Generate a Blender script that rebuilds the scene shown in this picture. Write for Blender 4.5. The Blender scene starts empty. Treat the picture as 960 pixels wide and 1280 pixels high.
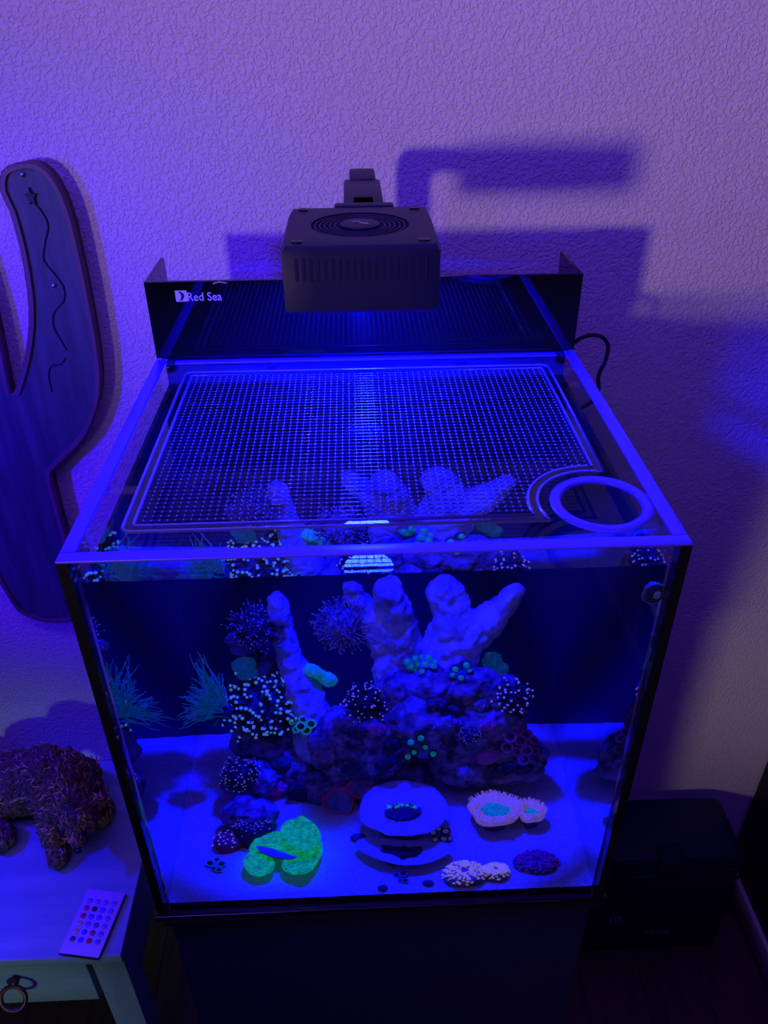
import bpy, bmesh, math, random
from mathutils import Matrix, Vector, noise
from mathutils.bvhtree import BVHTree
random.seed(7)
R_ = random.random
def ru(a, b): return a + (b - a) * R_()
sc = bpy.context.scene
COL = sc.collection
V = Vector

# ------------------------------------------------------------------ camera, light, exposure
# coordinates are metres from the tank's front bottom edge (x right, y to the wall, z up);
# the whole scene is lifted by LIFT at the end so that the floor lies at z = 0
LIFT = .87
FPX = 1002.7
CAMPOS = V((-.0109, -.4551, .7867))
_y, _p, _r = .0343, .5846, -.0086
_f = V((math.sin(_y) * math.cos(_p), math.cos(_y) * math.cos(_p), -math.sin(_p)))
_x = V((math.cos(_y), -math.sin(_y), 0)); _u = _x.cross(_f)
_x, _u = math.cos(_r) * _x + math.sin(_r) * _u, -math.sin(_r) * _x + math.cos(_r) * _u
cam = bpy.data.cameras.new('camera'); camo = bpy.data.objects.new('camera', cam); COL.objects.link(camo)
_m = Matrix((_x, _u, -_f)).transposed().to_4x4(); _m.translation = CAMPOS; camo.matrix_world = _m
cam.sensor_fit = 'HORIZONTAL'; cam.sensor_width = 36; cam.lens = 36 * FPX / 960; cam.clip_start = .01
sc.camera = camo

vs = sc.view_settings
vs.view_transform = 'Standard'; vs.look = 'None'; vs.gamma = 1; vs.use_curve_mapping = False; vs.exposure = 0
sc.cycles.max_bounces = 10; sc.cycles.diffuse_bounces = 3; sc.cycles.glossy_bounces = 4
sc.cycles.transmission_bounces = 10; sc.cycles.transparent_max_bounces = 24
sc.cycles.caustics_refractive = True; sc.cycles.caustics_reflective = True
sc.cycles.sample_clamp_indirect = 4

world = bpy.data.worlds.new('room_air'); sc.world = world; world.use_nodes = True
world.node_tree.nodes['Background'].inputs[0].default_value = (.01, .004, .03, 1)
world.node_tree.nodes['Background'].inputs[1].default_value = .3

def light(name, kind, loc, target, energy, color, **kw):
    l = bpy.data.lights.new(name, kind); o = bpy.data.objects.new(name, l); COL.objects.link(o)
    o.location = loc
    if target is not None:
        o.rotation_euler = (V(target) - V(loc)).to_track_quat('-Z', 'Y').to_euler()
    l.energy = energy; l.color = color
    for k, v in kw.items(): setattr(l, k, v)
    return o
# the reef lamp's lens
led = light('reef_lamp_light', 'AREA', (-.005, .21, .5705), (-.005, .21, 0), 23, (.0013, .0032, 1), shape='DISK', size=.052, spread=2.75)
led.data.cycles.is_caustics_light = True
# pinkish lamp far to the front left, thrown at the upper wall
light('room_lamp', 'SPOT', (-2.55, -3.6, .57), (.42, .55, 1.20), 300, (1, .68, .80), shadow_soft_size=.18, spot_size=.489, spot_blend=1)
light('low_patch_fill', 'SPOT', (-2.25, -3.6, .50), (.70, .55, -.22), 150, (1, .76, .66), shadow_soft_size=.24, spot_size=.19, spot_blend=1)  # added spot brightening only the patch low on the right wall
# blue bulb on the left, lighting the wall by the plaque
light('blue_bulb_wall', 'SPOT', (-1.25, -.45, .62), (-.42, .55, .26), 120, (.03, .0, 1), shadow_soft_size=.05, spot_size=.80, spot_blend=1)
# blue bulb on the left, over the side table
light('blue_bulb_table', 'SPOT', (-1.15, .30, .30), (-.50, .33, -.41), 60, (.0, .0, 1), shadow_soft_size=.03, spot_size=.60, spot_blend=.5)
# added violet fill under the ceiling, no fitting there
light('violet_fill', 'AREA', (-.5, -.35, 1.55), (-.3, .3, 0), 20, (.11, .03, 1), shape='RECTANGLE', size=2.4, size_y=.12)
# dim spot added low at the front to lift table front and bear
light('low_front_fill', 'SPOT', (-.9, -1.6, -.3), (-.66, .19, -.56), 19, (.62, .92, .90), shadow_soft_size=.1, spot_size=.47, spot_blend=1)

# ------------------------------------------------------------------ pixel helpers (a pixel is only a direction)
def ray(u, v):
    return (_x * ((u - 480) / FPX) + _u * (-(v - 640) / FPX) + _f)
def hit(u, v, ax, val):
    d = ray(u, v); return CAMPOS + d * ((val - CAMPOS[ax]) / d[ax])
YF, YB, XW, ZW = .0102, .3540, .2148, .4245       # the body of water
def wray(u, v):                                    # ray bent into the water at the front pane
    p = hit(u, v, 1, YF); d = ray(u, v).normalized(); n = V((0, -1, 0)); e = 1 / 1.33
    c = -n.dot(d); k = 1 - e * e * (1 - c * c)
    return p, (e * d + (e * c - math.sqrt(k)) * n)
def T(u, v, y=None, z=None):
    p, d = wray(u, v)
    t = (y - p.y) / d.y if y is not None else (z - p.z) / d.z
    return p + d * t
def mpp(u, v, y): return (T(u + 1, v, y=y) - T(u, v, y=y)).length

# ------------------------------------------------------------------ materials
MATS = {}
def newmat(name):
    m = bpy.data.materials.new(name); m.use_nodes = True; nt = m.node_tree; nt.nodes.clear()
    out = nt.nodes.new('ShaderNodeOutputMaterial'); MATS[name] = m
    return m, nt, out
def tex_noise(nt, scale, detail=3, rough=.5, coord='Object', dist=0):
    tc = nt.nodes.new('ShaderNodeTexCoord'); n = nt.nodes.new('ShaderNodeTexNoise')
    n.inputs['Scale'].default_value = scale; n.inputs['Detail'].default_value = detail; n.inputs['Roughness'].default_value = rough
    n.inputs['Distortion'].default_value = dist
    nt.links.new(tc.outputs[coord], n.inputs['Vector']); return n
def ramp(nt, src, stops):
    r = nt.nodes.new('ShaderNodeValToRGB'); nt.links.new(src, r.inputs[0]); e = r.color_ramp.elements
    while len(e) > 1: e.remove(e[-1])
    e[0].position = stops[0][0]; e[0].color = (*stops[0][1], 1)
    for p, c in stops[1:]:
        q = e.new(p); q.color = (*c, 1)
    return r
def pbr(name, col, rough=.5, metal=0, spec=.5, vary=None, bump=None, emit=None, estr=0, sss=0, coat=0):
    """col: base colour; vary: (colour2, scale) mixes by noise; bump: (scale, strength, distance); emit: fluorescence"""
    m, nt, out = newmat(name)
    b = nt.nodes.new('ShaderNodeBsdfPrincipled')
    b.inputs['Base Color'].default_value = (*col, 1); b.inputs['Roughness'].default_value = rough
    b.inputs['Metallic'].default_value = metal; b.inputs['Specular IOR Level'].default_value = spec
    b.inputs['Coat Weight'].default_value = coat
    if vary:
        n = tex_noise(nt, vary[1], 4, .6); r = ramp(nt, n.outputs['Fac'], [(.38, col), (.62, vary[0])])
        nt.links.new(r.outputs[0], b.inputs['Base Color'])
    if bump:
        n = tex_noise(nt, bump[0], 4, .6); bp = nt.nodes.new('ShaderNodeBump')
        bp.inputs['Strength'].default_value = bump[1]; bp.inputs['Distance'].default_value = bump[2]
        nt.links.new(n.outputs['Fac'], bp.inputs['Height']); nt.links.new(bp.outputs[0], b.inputs['Normal'])
    if emit:
        b.inputs['Emission Color'].default_value = (*emit, 1); b.inputs['Emission Strength'].default_value = estr
        if len(emit) and vary:
            n2 = tex_noise(nt, vary[1] * 1.3, 5, .7); r2 = ramp(nt, n2.outputs['Fac'], [(.36, tuple(c * .16 for c in emit)), (.62, emit)])
            nt.links.new(r2.outputs[0], b.inputs['Emission Color'])
    nt.links.new(b.outputs[0], out.inputs[0])
    return m
def thin_glass(name, tint, gloss=1.0):
    m, nt, out = newmat(name)
    t = nt.nodes.new('ShaderNodeBsdfTransparent'); t.inputs[0].default_value = (*tint, 1)
    g = nt.nodes.new('ShaderNodeBsdfGlossy'); g.inputs['Roughness'].default_value = .0; g.inputs[0].default_value = (gloss,) * 3 + (1,)
    lw = nt.nodes.new('ShaderNodeLayerWeight'); lw.inputs[0].default_value = .5
    pw_ = nt.nodes.new('ShaderNodeMath'); pw_.operation = 'POWER'; pw_.inputs[1].default_value = 5; nt.links.new(lw.outputs['Facing'], pw_.inputs[0])
    f = nt.nodes.new('ShaderNodeMath'); f.operation = 'MULTIPLY_ADD'; f.inputs[1].default_value = .9; f.inputs[2].default_value = .03; nt.links.new(pw_.outputs[0], f.inputs[0])
    mx = nt.nodes.new('ShaderNodeMixShader')
    nt.links.new(f.outputs[0], mx.inputs[0]); nt.links.new(t.outputs[0], mx.inputs[1]); nt.links.new(g.outputs[0], mx.inputs[2])
    nt.links.new(mx.outputs[0], out.inputs[0]); return m

def stucco():
    m, nt, out = newmat('stucco')
    b = nt.nodes.new('ShaderNodeBsdfPrincipled'); b.inputs['Base Color'].default_value = (.72, .66, .62, 1); b.inputs['Roughness'].default_value = .75
    b.inputs['Specular IOR Level'].default_value = .25
    n1 = tex_noise(nt, 250, 2, .5, dist=.4); r1 = ramp(nt, n1.outputs['Fac'], [(.40, (0, 0, 0)), (.60, (1, 1, 1))])
    n2 = tex_noise(nt, 420, 3, .6)
    ma = nt.nodes.new('ShaderNodeMath'); ma.operation = 'MULTIPLY_ADD'; ma.inputs[1].default_value = .25
    nt.links.new(n2.outputs['Fac'], ma.inputs[0]); nt.links.new(r1.outputs[0], ma.inputs[2])
    bp = nt.nodes.new('ShaderNodeBump'); bp.inputs['Strength'].default_value = .75; bp.inputs['Distance'].default_value = .0013
    nt.links.new(ma.outputs[0], bp.inputs['Height']); nt.links.new(bp.outputs[0], b.inputs['Normal'])
    nt.links.new(b.outputs[0], out.inputs[0]); return m
STUCCO = stucco()
PAINT = pbr('white_paint', (.62, .56, .52), .5)
def wood(name, c1, c2, axis=0, scale=18, rough=.45):
    m, nt, out = newmat(name)
    tc = nt.nodes.new('ShaderNodeTexCoord'); mp = nt.nodes.new('ShaderNodeMapping'); s = [scale * 4] * 3; s[axis] = scale * .35
    mp.inputs['Scale'].default_value = s; nt.links.new(tc.outputs['Object'], mp.inputs[0])
    n = nt.nodes.new('ShaderNodeTexNoise'); n.inputs['Scale'].default_value = 1.0; n.inputs['Detail'].default_value = 6; n.inputs['Roughness'].default_value = .65
    nt.links.new(mp.outputs[0], n.inputs[0]); r = ramp(nt, n.outputs['Fac'], [(.35, c1), (.65, c2)])
    b = nt.nodes.new('ShaderNodeBsdfPrincipled'); b.inputs['Roughness'].default_value = rough
    nt.links.new(r.outputs[0], b.inputs['Base Color'])
    bp = nt.nodes.new('ShaderNodeBump'); bp.inputs['Strength'].default_value = .25; bp.inputs['Distance'].default_value = .0006
    nt.links.new(n.outputs['Fac'], bp.inputs['Height']); nt.links.new(bp.outputs[0], b.inputs['Normal'])
    nt.links.new(b.outputs[0], out.inputs[0]); return m
FLOORW = wood('floor_wood', (.06, .03, .025), (.12, .06, .045), 1)
TEAL = wood('teal_paint', (.22, .36, .36), (.34, .46, .44), 0, 10, .5)
TEALV = wood('teal_paint_upright', (.20, .30, .30), (.31, .40, .38), 2, 10, .5)
PLAQUE = wood('plaque_board', (.035, .06, .065), (.075, .115, .12), 2, 16, .55)
PLAQRIM = wood('plaque_rim', (.11, .06, .08), (.17, .10, .11), 2, 12, .5)
PLAQEDGE = pbr('plaque_edge', (.13, .07, .05), .6)
BLACKG = pbr('black_acrylic', (.004, .004, .005), .035, spec=.6)
BLACKM = pbr('hazed_black_plastic', (.008, .006, .040), .45, spec=.3)  # blue veiling haze put into the black base colour
BLACKF = pbr('hazed_black_fabric', (.010, .009, .036), .85, spec=.15, bump=(900, .5, .0006))  # same blue haze in the cloth's base colour
BLACKP = pbr('black_board', (.006, .006, .008), .5, spec=.25)
FLATBLACK = pbr('flat_black', (.004, .004, .005), .6, spec=.2)
GLASS = thin_glass('pane_glass', (.97, .97, .985))
GLASSD = thin_glass('clear_acrylic', (.80, .80, .93))
EDGE = pbr('blue_lit_edge', (.10, .06, .62), .35, spec=.4)  # blue lamplight put into the colour of rims, ledge and feeding ring
CLEARP = pbr('clear_plastic', (.13, .13, .17), .10, spec=1.0, coat=.8)
NETP = pbr('net_nylon', (.012, .012, .03), .14, spec=1.0, coat=1.0)
KNOTP = pbr('net_knot', (.42, .42, .50), .10, spec=1.0, coat=1.0)  # paler than the strands: glints at the crossings put in as colour
PRINT = pbr('pale_print', (.62, .60, .70), .5)
GREYPRINT = pbr('grey_print', (.34, .32, .36), .5)
METAL = pbr('steel', (.6, .6, .62), .3, metal=1)
BRONZE = pbr('dark_bronze', (.10, .045, .035), .35, metal=.6)
LENS = pbr('lens_glass', (.4, .4, .5), .1)

def water_mat():
    m, nt, out = newmat('sea_water')
    g = nt.nodes.new('ShaderNodeBsdfGlass'); g.inputs['IOR'].default_value = 1.33; g.inputs['Roughness'].default_value = 0; g.inputs['Color'].default_value = (.66, .82, 1, 1)
    nt.links.new(g.outputs[0], out.inputs[0]); return m
WATER = water_mat()
def sand_mat():
    m, nt, out = newmat('coral_sand')
    n = tex_noise(nt, 900, 2, .7); r = ramp(nt, n.outputs['Fac'], [(.40, (.30, .26, .28)), (.50, (.62, .56, .60)), (.60, (.62, .56, .60)), (.67, (1, .85, .95))])
    b = nt.nodes.new('ShaderNodeBsdfPrincipled'); b.inputs['Roughness'].default_value = .85; b.inputs['Specular IOR Level'].default_value = .1
    nt.links.new(r.outputs[0], b.inputs['Base Color'])
    bp = nt.nodes.new('ShaderNodeBump'); bp.inputs['Strength'].default_value = .6; bp.inputs['Distance'].default_value = .0012
    nt.links.new(n.outputs['Fac'], bp.inputs['Height']); nt.links.new(bp.outputs[0], b.inputs['Normal'])
    nt.links.new(b.outputs[0], out.inputs[0]); return m
SAND = sand_mat()
ROCK = pbr('live_rock', (.07, .05, .09), .9, spec=.15, vary=((.32, .22, .34), 70), bump=(220, .9, .003))
ROCKP = pbr('pale_rock', (.38, .30, .44), .9, spec=.1, vary=((.70, .56, .74), 45), bump=(260, .9, .002))
def coral(name, col, emit=None, estr=0, vary=None, rough=.7, bump=(500, .6, .001)):
    return pbr(name, col, rough, spec=.25, vary=vary, bump=bump, emit=emit, estr=estr)
C_DARK = coral('dark_polyp', (.03, .02, .04))
C_NAVY = coral('navy_tissue', (.07, .05, .10))
C_BLUE = coral('blue_tissue', (.15, .11, .22), vary=((.26, .18, .34), 180))
C_PALE = coral('pale_tissue', (.50, .42, .55))
C_PURP = coral('purple_tissue', (.20, .10, .24), (.05, .0, .08), .3)
# fluorescent tissue: the pigments really give off light under the blue lamp
F_GREEN = coral('fluorescent_green', (.03, .14, .03), (.0, .46, .17), 1.0, vary=((.05, .22, .05), 150))
F_TEAL = coral('fluorescent_teal', (.08, .2, .2), (.0, .16, .14), 1.0, vary=((.1, .3, .3), 300))
F_CYAN = coral('fluorescent_cyan', (.02, .10, .08), (.0, .22, .26), 1.0, vary=((.03, .14, .12), 200))
F_CYANL = coral('fluorescent_cyan_dim', (.06, .1, .2), (.0, .040, .085), 1.0, vary=((.10, .16, .30), 260))
F_TIP = coral('pale_tip', (.3, .3, .4), (.05, .15, .34), 1.0)
F_TIPL = coral('lilac_tip', (.4, .3, .5), (.11, .085, .25), 1.0)
F_TIPD = coral('dim_tip', (.3, .25, .4), (.035, .025, .12), 1.0)
F_RED = coral('red_margin', (.16, .02, .03), (.07, .0, .01), .9)
F_BEIGE = coral('beige_bead', (.5, .35, .35), (.20, .125, .13), 1.0)
F_PINK = coral('pinkish_fringe', (.45, .25, .3), (.15, .07, .10), .9)

# ------------------------------------------------------------------ mesh helpers
class MB:
    def __init__(s): s.v = []; s.f = []; s.mi = []
    def add(s, vs, fs, mi=0):
        o = len(s.v); s.v += [V(p) for p in vs]; s.f += [tuple(i + o for i in f) for f in fs]; s.mi += [mi] * len(fs)
    def box(s, a, b, mi=0):
        x0, y0, z0 = a; x1, y1, z1 = b
        s.add([(x0, y0, z0), (x1, y0, z0), (x1, y1, z0), (x0, y1, z0), (x0, y0, z1), (x1, y0, z1), (x1, y1, z1), (x0, y1, z1)],
              [(0, 3, 2, 1), (4, 5, 6, 7), (0, 1, 5, 4), (1, 2, 6, 5), (2, 3, 7, 6), (3, 0, 4, 7)], mi); return s
    def tube(s, pts, rad, seg=8, closed=False, cap=True, mi=0, dome=False):
        pts = [V(p) for p in pts]; n = len(pts)
        rad = [rad] * n if not hasattr(rad, '__len__') else list(rad)
        if dome and not closed:       # rounded ends
            d0 = (pts[0] - pts[1]).normalized(); d1 = (pts[-1] - pts[-2]).normalized(); r0, r1 = rad[0], rad[-1]
            pre = [(pts[0] + d0 * r0 * math.sin(a), r0 * math.cos(a)) for a in (1.35, .95, .5)]
            post = [(pts[-1] + d1 * r1 * math.sin(a), r1 * math.cos(a)) for a in (.5, .95, 1.35)]
            pts = [p for p, _ in pre] + pts + [p for p, _ in post]; rad = [r for _, r in pre] + rad + [r for _, r in post]; n = len(pts)
        t0 = (pts[1] - pts[0]).normalized(); up = V((0, 0, 1)) if abs(t0.z) < .9 else V((1, 0, 0))
        nx = t0.cross(up).normalized(); vs = []; fs = []
        for i, p in enumerate(pts):
            if closed: t = (pts[(i + 1) % n] - pts[i - 1]).normalized()
            else: t = (pts[min(i + 1, n - 1)] - pts[max(i - 1, 0)]).normalized()
            nx = (nx - t * nx.dot(t)).normalized(); ny = t.cross(nx)
            for k in range(seg):
                a = 2 * math.pi * k / seg; vs.append(p + (nx * math.cos(a) + ny * math.sin(a)) * rad[i])
        for i in range(n if closed else n - 1):
            j = (i + 1) % n
            for k in range(seg):
                k2 = (k + 1) % seg; fs.append((i * seg + k, i * seg + k2, j * seg + k2, j * seg + k))
        if cap and not closed:
            fs.append(tuple(range(seg - 1, -1, -1))); fs.append(tuple((n - 1) * seg + k for k in range(seg)))
        s.add(vs, fs, mi); return s
    def ico(s, c, r, sub=2, sx=(1, 1, 1), rot=None, mi=0):
        bm = bmesh.new(); bmesh.ops.create_icosphere(bm, subdivisions=sub, radius=1)
        M = rot.to_matrix() if rot else Matrix.Identity(3)
        vs = [V(c) + M @ V((v.co.x * r * sx[0], v.co.y * r * sx[1], v.co.z * r * sx[2])) for v in bm.verts]
        s.add(vs, [tuple(v.index for v in f.verts) for f in bm.faces], mi); bm.free(); return s
    def lathe(s, prof, c, axis=V((0, 0, 1)), seg=24, mi=0, wob=None, close=True):
        q = V((0, 0, 1)).rotation_difference(V(axis).normalized()); vs = []; fs = []; n = len(prof)
        for i, (r, z) in enumerate(prof):
            for k in range(seg):
                a = 2 * math.pi * k / seg; rr, zz = (r, z) if not wob else wob(r, z, a)
                vs.append(V(c) + q @ V((rr * math.cos(a), rr * math.sin(a), zz)))
        for i in range(n - 1):
            for k in range(seg):
                k2 = (k + 1) % seg; fs.append((i * seg + k, i * seg + k2, (i + 1) * seg + k2, (i + 1) * seg + k))
        if close:
            fs.append(tuple(range(seg - 1, -1, -1))); fs.append(tuple((n - 1) * seg + k for k in range(seg)))
        s.add(vs, fs, mi); return s
    def prism(s, outline, fn, d0, d1, mi=0):
        """outline: 2-D loop; fn(a, b, d) -> 3-D point"""
        n = len(outline)
        vs = [fn(a, b, d0) for a, b in outline] + [fn(a, b, d1) for a, b in outline]
        fs = [tuple(range(n)), tuple(range(2 * n - 1, n - 1, -1))] + [(i, i + n, (i + 1) % n + n, (i + 1) % n) for i in range(n)]
        s.add(vs, fs, mi); return s
    def mesh(s, name='m'):
        m = bpy.data.meshes.new(name); m.from_pydata([tuple(p) for p in s.v], [], s.f)
        m.polygons.foreach_set('material_index', s.mi); m.update(); return m
def fixn(me):
    bm = bmesh.new(); bm.from_mesh(me); bmesh.ops.recalc_face_normals(bm, faces=bm.faces); bm.to_mesh(me); bm.free()
def link(name, me, mat, parent=None, smooth=False, kind=None, label=None, angle=None, fix=True):
    if fix: fixn(me)
    o = bpy.data.objects.new(name, me); COL.objects.link(o)
    for m in (mat if isinstance(mat, (list, tuple)) else [mat]): me.materials.append(m)
    if parent: o.parent = parent
    if smooth or angle:
        me.polygons.foreach_set('use_smooth', [True] * len(me.polygons))
        if angle: me.set_sharp_from_angle(angle=math.radians(angle))
    if kind: o['kind'] = kind
    if label: o['label'] = label
    return o
def part(name, mb, mat, parent=None, **kw): return link(name, mb.mesh(name), mat, parent, **kw)
def bevel_mesh(me, w, seg=2):
    bm = bmesh.new(); bm.from_mesh(me); bmesh.ops.remove_doubles(bm, verts=bm.verts, dist=1e-6)
    bmesh.ops.bevel(bm, geom=[e for e in bm.edges if len(e.link_faces) == 2 and e.calc_face_angle(0) > .5], offset=w, segments=seg, profile=.5, affect='EDGES')
    bm.to_mesh(me); bm.free(); return me
def rbox(name, a, b, mat, parent=None, w=.003, seg=2, **kw):
    me = bevel_mesh(MB().box(a, b).mesh(name), w, seg); return link(name, me, mat, parent, angle=40, **kw)
def tag(o, label, cat, group=None, kind=None):
    o['label'] = label; o['category'] = cat
    if group: o['group'] = group
    if kind: o['kind'] = kind
    return o
def thing(name, label, cat, loc=(0, 0, 0), group=None):
    o = bpy.data.objects.new(name, None); COL.objects.link(o); o.location = loc; o.empty_display_size = .02
    return tag(o, label, cat, group)
def adopt(root):
    """children were built in scene coordinates: keep them there under an Empty at the thing's base"""
    for c in root.children: c.matrix_parent_inverse = Matrix.Translation(-V(root.location))
def struct(o): o['kind'] = 'structure'; return o
def remesh(mb, vox, amp=0, freq=30, amp2=0, freq2=120, smooth_it=2):
    me = mb.mesh('tmp'); fixn(me); o = bpy.data.objects.new('tmp', me); COL.objects.link(o)
    md = o.modifiers.new('r', 'REMESH'); md.mode = 'VOXEL'; md.voxel_size = vox
    if smooth_it:
        ms = o.modifiers.new('s', 'SMOOTH'); ms.iterations = smooth_it; ms.factor = .5
    dg = bpy.context.evaluated_depsgraph_get(); out = bpy.data.meshes.new_from_object(o.evaluated_get(dg))
    bpy.data.objects.remove(o); bpy.data.meshes.remove(me)
    if amp or amp2:
        nn = [v.normal.copy() for v in out.vertices]
        for v, n in zip(out.vertices, nn):
            v.co += n * (amp * noise.fractal(v.co * freq, .9, 2.1, 3) + (amp2 * noise.noise(v.co * freq2) if amp2 else 0))
    out.update(); return out
def text_mesh(s, size, squeeze=1):
    c = bpy.data.curves.new('t', 'FONT'); c.body = s; c.size = size; c.align_x = 'LEFT'; c.extrude = .0002; c.resolution_u = 3
    o = bpy.data.objects.new('t', c); COL.objects.link(o); dg = bpy.context.evaluated_depsgraph_get()
    me = bpy.data.meshes.new_from_object(o.evaluated_get(dg)); bpy.data.objects.remove(o)
    for v in me.vertices: v.co.x *= squeeze
    return me
def wall_text(name, s, size, at, mat, parent, squeeze=1, slant=0):
    me = text_mesh(s, size, squeeze)
    for v in me.vertices: v.co = V((at[0] + v.co.x, at[1] - .0002 + v.co.z, at[2] + v.co.y + slant * v.co.x))
    return link(name, me, mat, parent)

# ------------------------------------------------------------------ the room
FZ, CZ = -LIFT, 1.58
XL, XR, YN, YW = -3.2, .779, -4.3, .55
struct(part('wall_back', MB().box((XL, YW, FZ), (XR + .1, YW + .1, CZ)), STUCCO))
struct(part('wall_right', MB().box((XR, YN, FZ), (XR + .1, YW, CZ)), STUCCO))
struct(part('wall_left', MB().box((XL - .1, YN, FZ), (XL, YW + .1, CZ)), STUCCO))
struct(part('wall_front', MB().box((XL - .1, YN - .1, FZ), (XR + .1, YN, CZ)), STUCCO))
struct(part('ceiling', MB().box((XL - .1, YN - .1, CZ), (XR + .1, YW + .1, CZ + .1)), PAINT))
fl = struct(part('floor', MB().box((XL - .1, YN - .1, FZ - .06), (XR + .1, YW + .1, FZ - .008)), BLACKP))
pw = .12; k = 0; x = XL
while x < XR - .001:
    x2 = min(x + pw, XR); y = YN - ru(0, .8)
    while y < YW:
        y2 = y + 1.1
        if min(y2, YW) - max(y, YN) > .02:
            part('plank', MB().box((x + .0008, max(y, YN), FZ - .008), (x2 - .0008, min(y2, YW) - .0015, FZ - ru(0, .0006))), FLOORW, fl)
        y = y2
    x = x2
rb = rbox('baseboard_back', (XL, YW - .014, FZ), (XR - .02, YW, FZ + .085), PAINT, w=.004); struct(rb)
rb = rbox('baseboard_right', (XR - .016, YN, FZ), (XR, YW - .016, FZ + .052), PAINT, w=.004); struct(rb)

# black closet panel on a pale sill along the right wall
cp = thing('closet_panel', 'tall matt black panel standing on a pale sill along the right wall', 'panel', (XR - .01, -.3, FZ + .052))
rbox('sill', (XR - .030, -1.2, FZ + .0525), (XR - .001, YW - .018, FZ + .089), PAINT, cp, w=.003, label='pale wooden sill')
rbox('panel_board', (XR - .022, -1.2, FZ + .0895), (XR - .002, YW - .012, 1.15), BLACKP, cp, w=.002)
adopt(cp)

# ------------------------------------------------------------------ aquarium cabinet
cb = thing('aquarium_cabinet', 'plain black cabinet carrying the glowing aquarium', 'cabinet', (0, .23, FZ))
rbox('body', (-.222, .030, FZ + .02), (.222, .447, -.020), BLACKM, cb, w=.002)
rbox('plinth', (-.212, .045, FZ), (.212, .440, FZ + .02), BLACKM, cb, w=.002)
rbox('door', (-.219, .010, FZ + .03), (.219, .0298, -.024), BLACKM, cb, w=.002)
rbox('top_board', (-.225, .004, -.0198), (.225, .450, -.0005), BLACKM, cb, w=.002)
adopt(cb)

# ------------------------------------------------------------------ aquarium
GT = .0100
aq = thing('aquarium', 'square rimless glass reef aquarium with black rear hood, on black cabinet', 'aquarium', (0, .22, 0))
part('front_pane', MB().box((-.2165, 0, .004), (.2165, GT, .4490)), GLASS, aq)
for s in (-1, 1):
    x0, x1 = sorted((s * .2150, s * .2250))
    part('side_pane', MB().box((x0, GT + .0002, .004), (x1, .3605, .4490)), GLASS, aq)
    x0, x1 = sorted((s * .2166, s * .2250))
    part('dark_glass_edge', MB().box((x0, .0000, .004), (x1, GT, .4490)), FLATBLACK, aq, label='front glass edge blackened for its dark refraction')  # black strip put where glass edges only look dark by refraction
    x0, x1 = sorted((s * .2140, s * .2252))
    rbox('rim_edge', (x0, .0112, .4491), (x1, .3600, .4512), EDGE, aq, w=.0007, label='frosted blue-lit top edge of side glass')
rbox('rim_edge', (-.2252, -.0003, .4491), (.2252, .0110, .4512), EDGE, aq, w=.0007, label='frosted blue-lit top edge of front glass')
part('bottom_pane', MB().box((-.2149, GT + .0002, .001), (.2149, .3540, .0045)), FLATBLACK, aq)
rbox('base_trim', (-.2275, -.0030, 0), (.2275, -.0002, .0105), BLACKG, aq, w=.0008)
for s in (-1, 1):
    x0, x1 = sorted((s * .2252, s * .2275)); part('base_trim', MB().box((x0, 0, 0), (x1, .45, .0105)), BLACKG, aq)
part('back_chamber', MB().box((-.2149, .3545, .004), (.2149, .4480, .4480)), pbr('hazed_chamber_wall', (.010, .010, .060), .5, spec=.3), aq)  # bluish base colour stands for light scattered in the water
# rear hood: front sheet with two wings going back
part('hood_sheet', MB().box((-.2250, .3612, .4514), (.2250, .3655, .5335)), BLACKG, aq)
for s in (-1, 1):
    x0, x1 = sorted((s * .2212, s * .2250)); part('hood_wing', MB().box((x0, .3657, .4514), (x1, .4500, .5330)), BLACKG, aq)
part('chamber_lid', MB().box((-.2205, .3660, .4482), (.2205, .4490, .4530)), BLACKM, aq)
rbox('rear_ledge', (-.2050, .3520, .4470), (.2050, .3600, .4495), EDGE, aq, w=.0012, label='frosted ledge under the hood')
for s in (-1, 1):
    rbox('ledge_hook', (s * .2090 - .0045, .3500, .4400), (s * .2090 + .0045, .3600, .4462), BLACKG, aq, w=.001)
# brand mark on the hood
sy = .3611
a = hit(220.5, 377, 1, sy); b = hit(233, 363, 1, sy)
mk = part('brand_mark', MB().box((a.x, sy - .0004, a.z), (b.x, sy, b.z)), PRINT, aq, label='pale printed brand square')
w_, h_ = b.x - a.x, b.z - a.z
loop = [(a.x + w_ * px, a.z + h_ * pz) for px, pz in ((.30, .10), (.52, .10), (.70, .32), (.78, .55), (.66, .80), (.45, .92), (.26, .92), (.40, .78), (.50, .55), (.44, .30))]
part('mark_figure', MB().prism(loop, lambda x, z, d: (x, sy - d, z), .0004, .0006), BLACKM, mk)
tb = hit(234.5, 377, 1, sy)
wd = wall_text('brand_word', 'Red Sea', .0125, (tb.x, sy, tb.z + .0008), PRINT, aq, .74)
wx = [v.co.x for v in wd.data.vertices]; x0, x1 = min(wx), max(wx); tgt = hit(277, 370, 1, sy).x
for v in wd.data.vertices: v.co.x = x0 + (v.co.x - x0) * (tgt - x0) / (x1 - x0)
L_ = tgt - x0
a, b = hit(266, 354.5, 1, sy), hit(283, 352, 1, sy)
part('scuff', MB().tube([(a.x, sy, a.z), ((a.x + b.x) / 2, sy, b.z), (b.x, sy, a.z + .0003)], .0008, 5), GREYPRINT, aq, label='pale scuff on hood edge')
adopt(aq)

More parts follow.
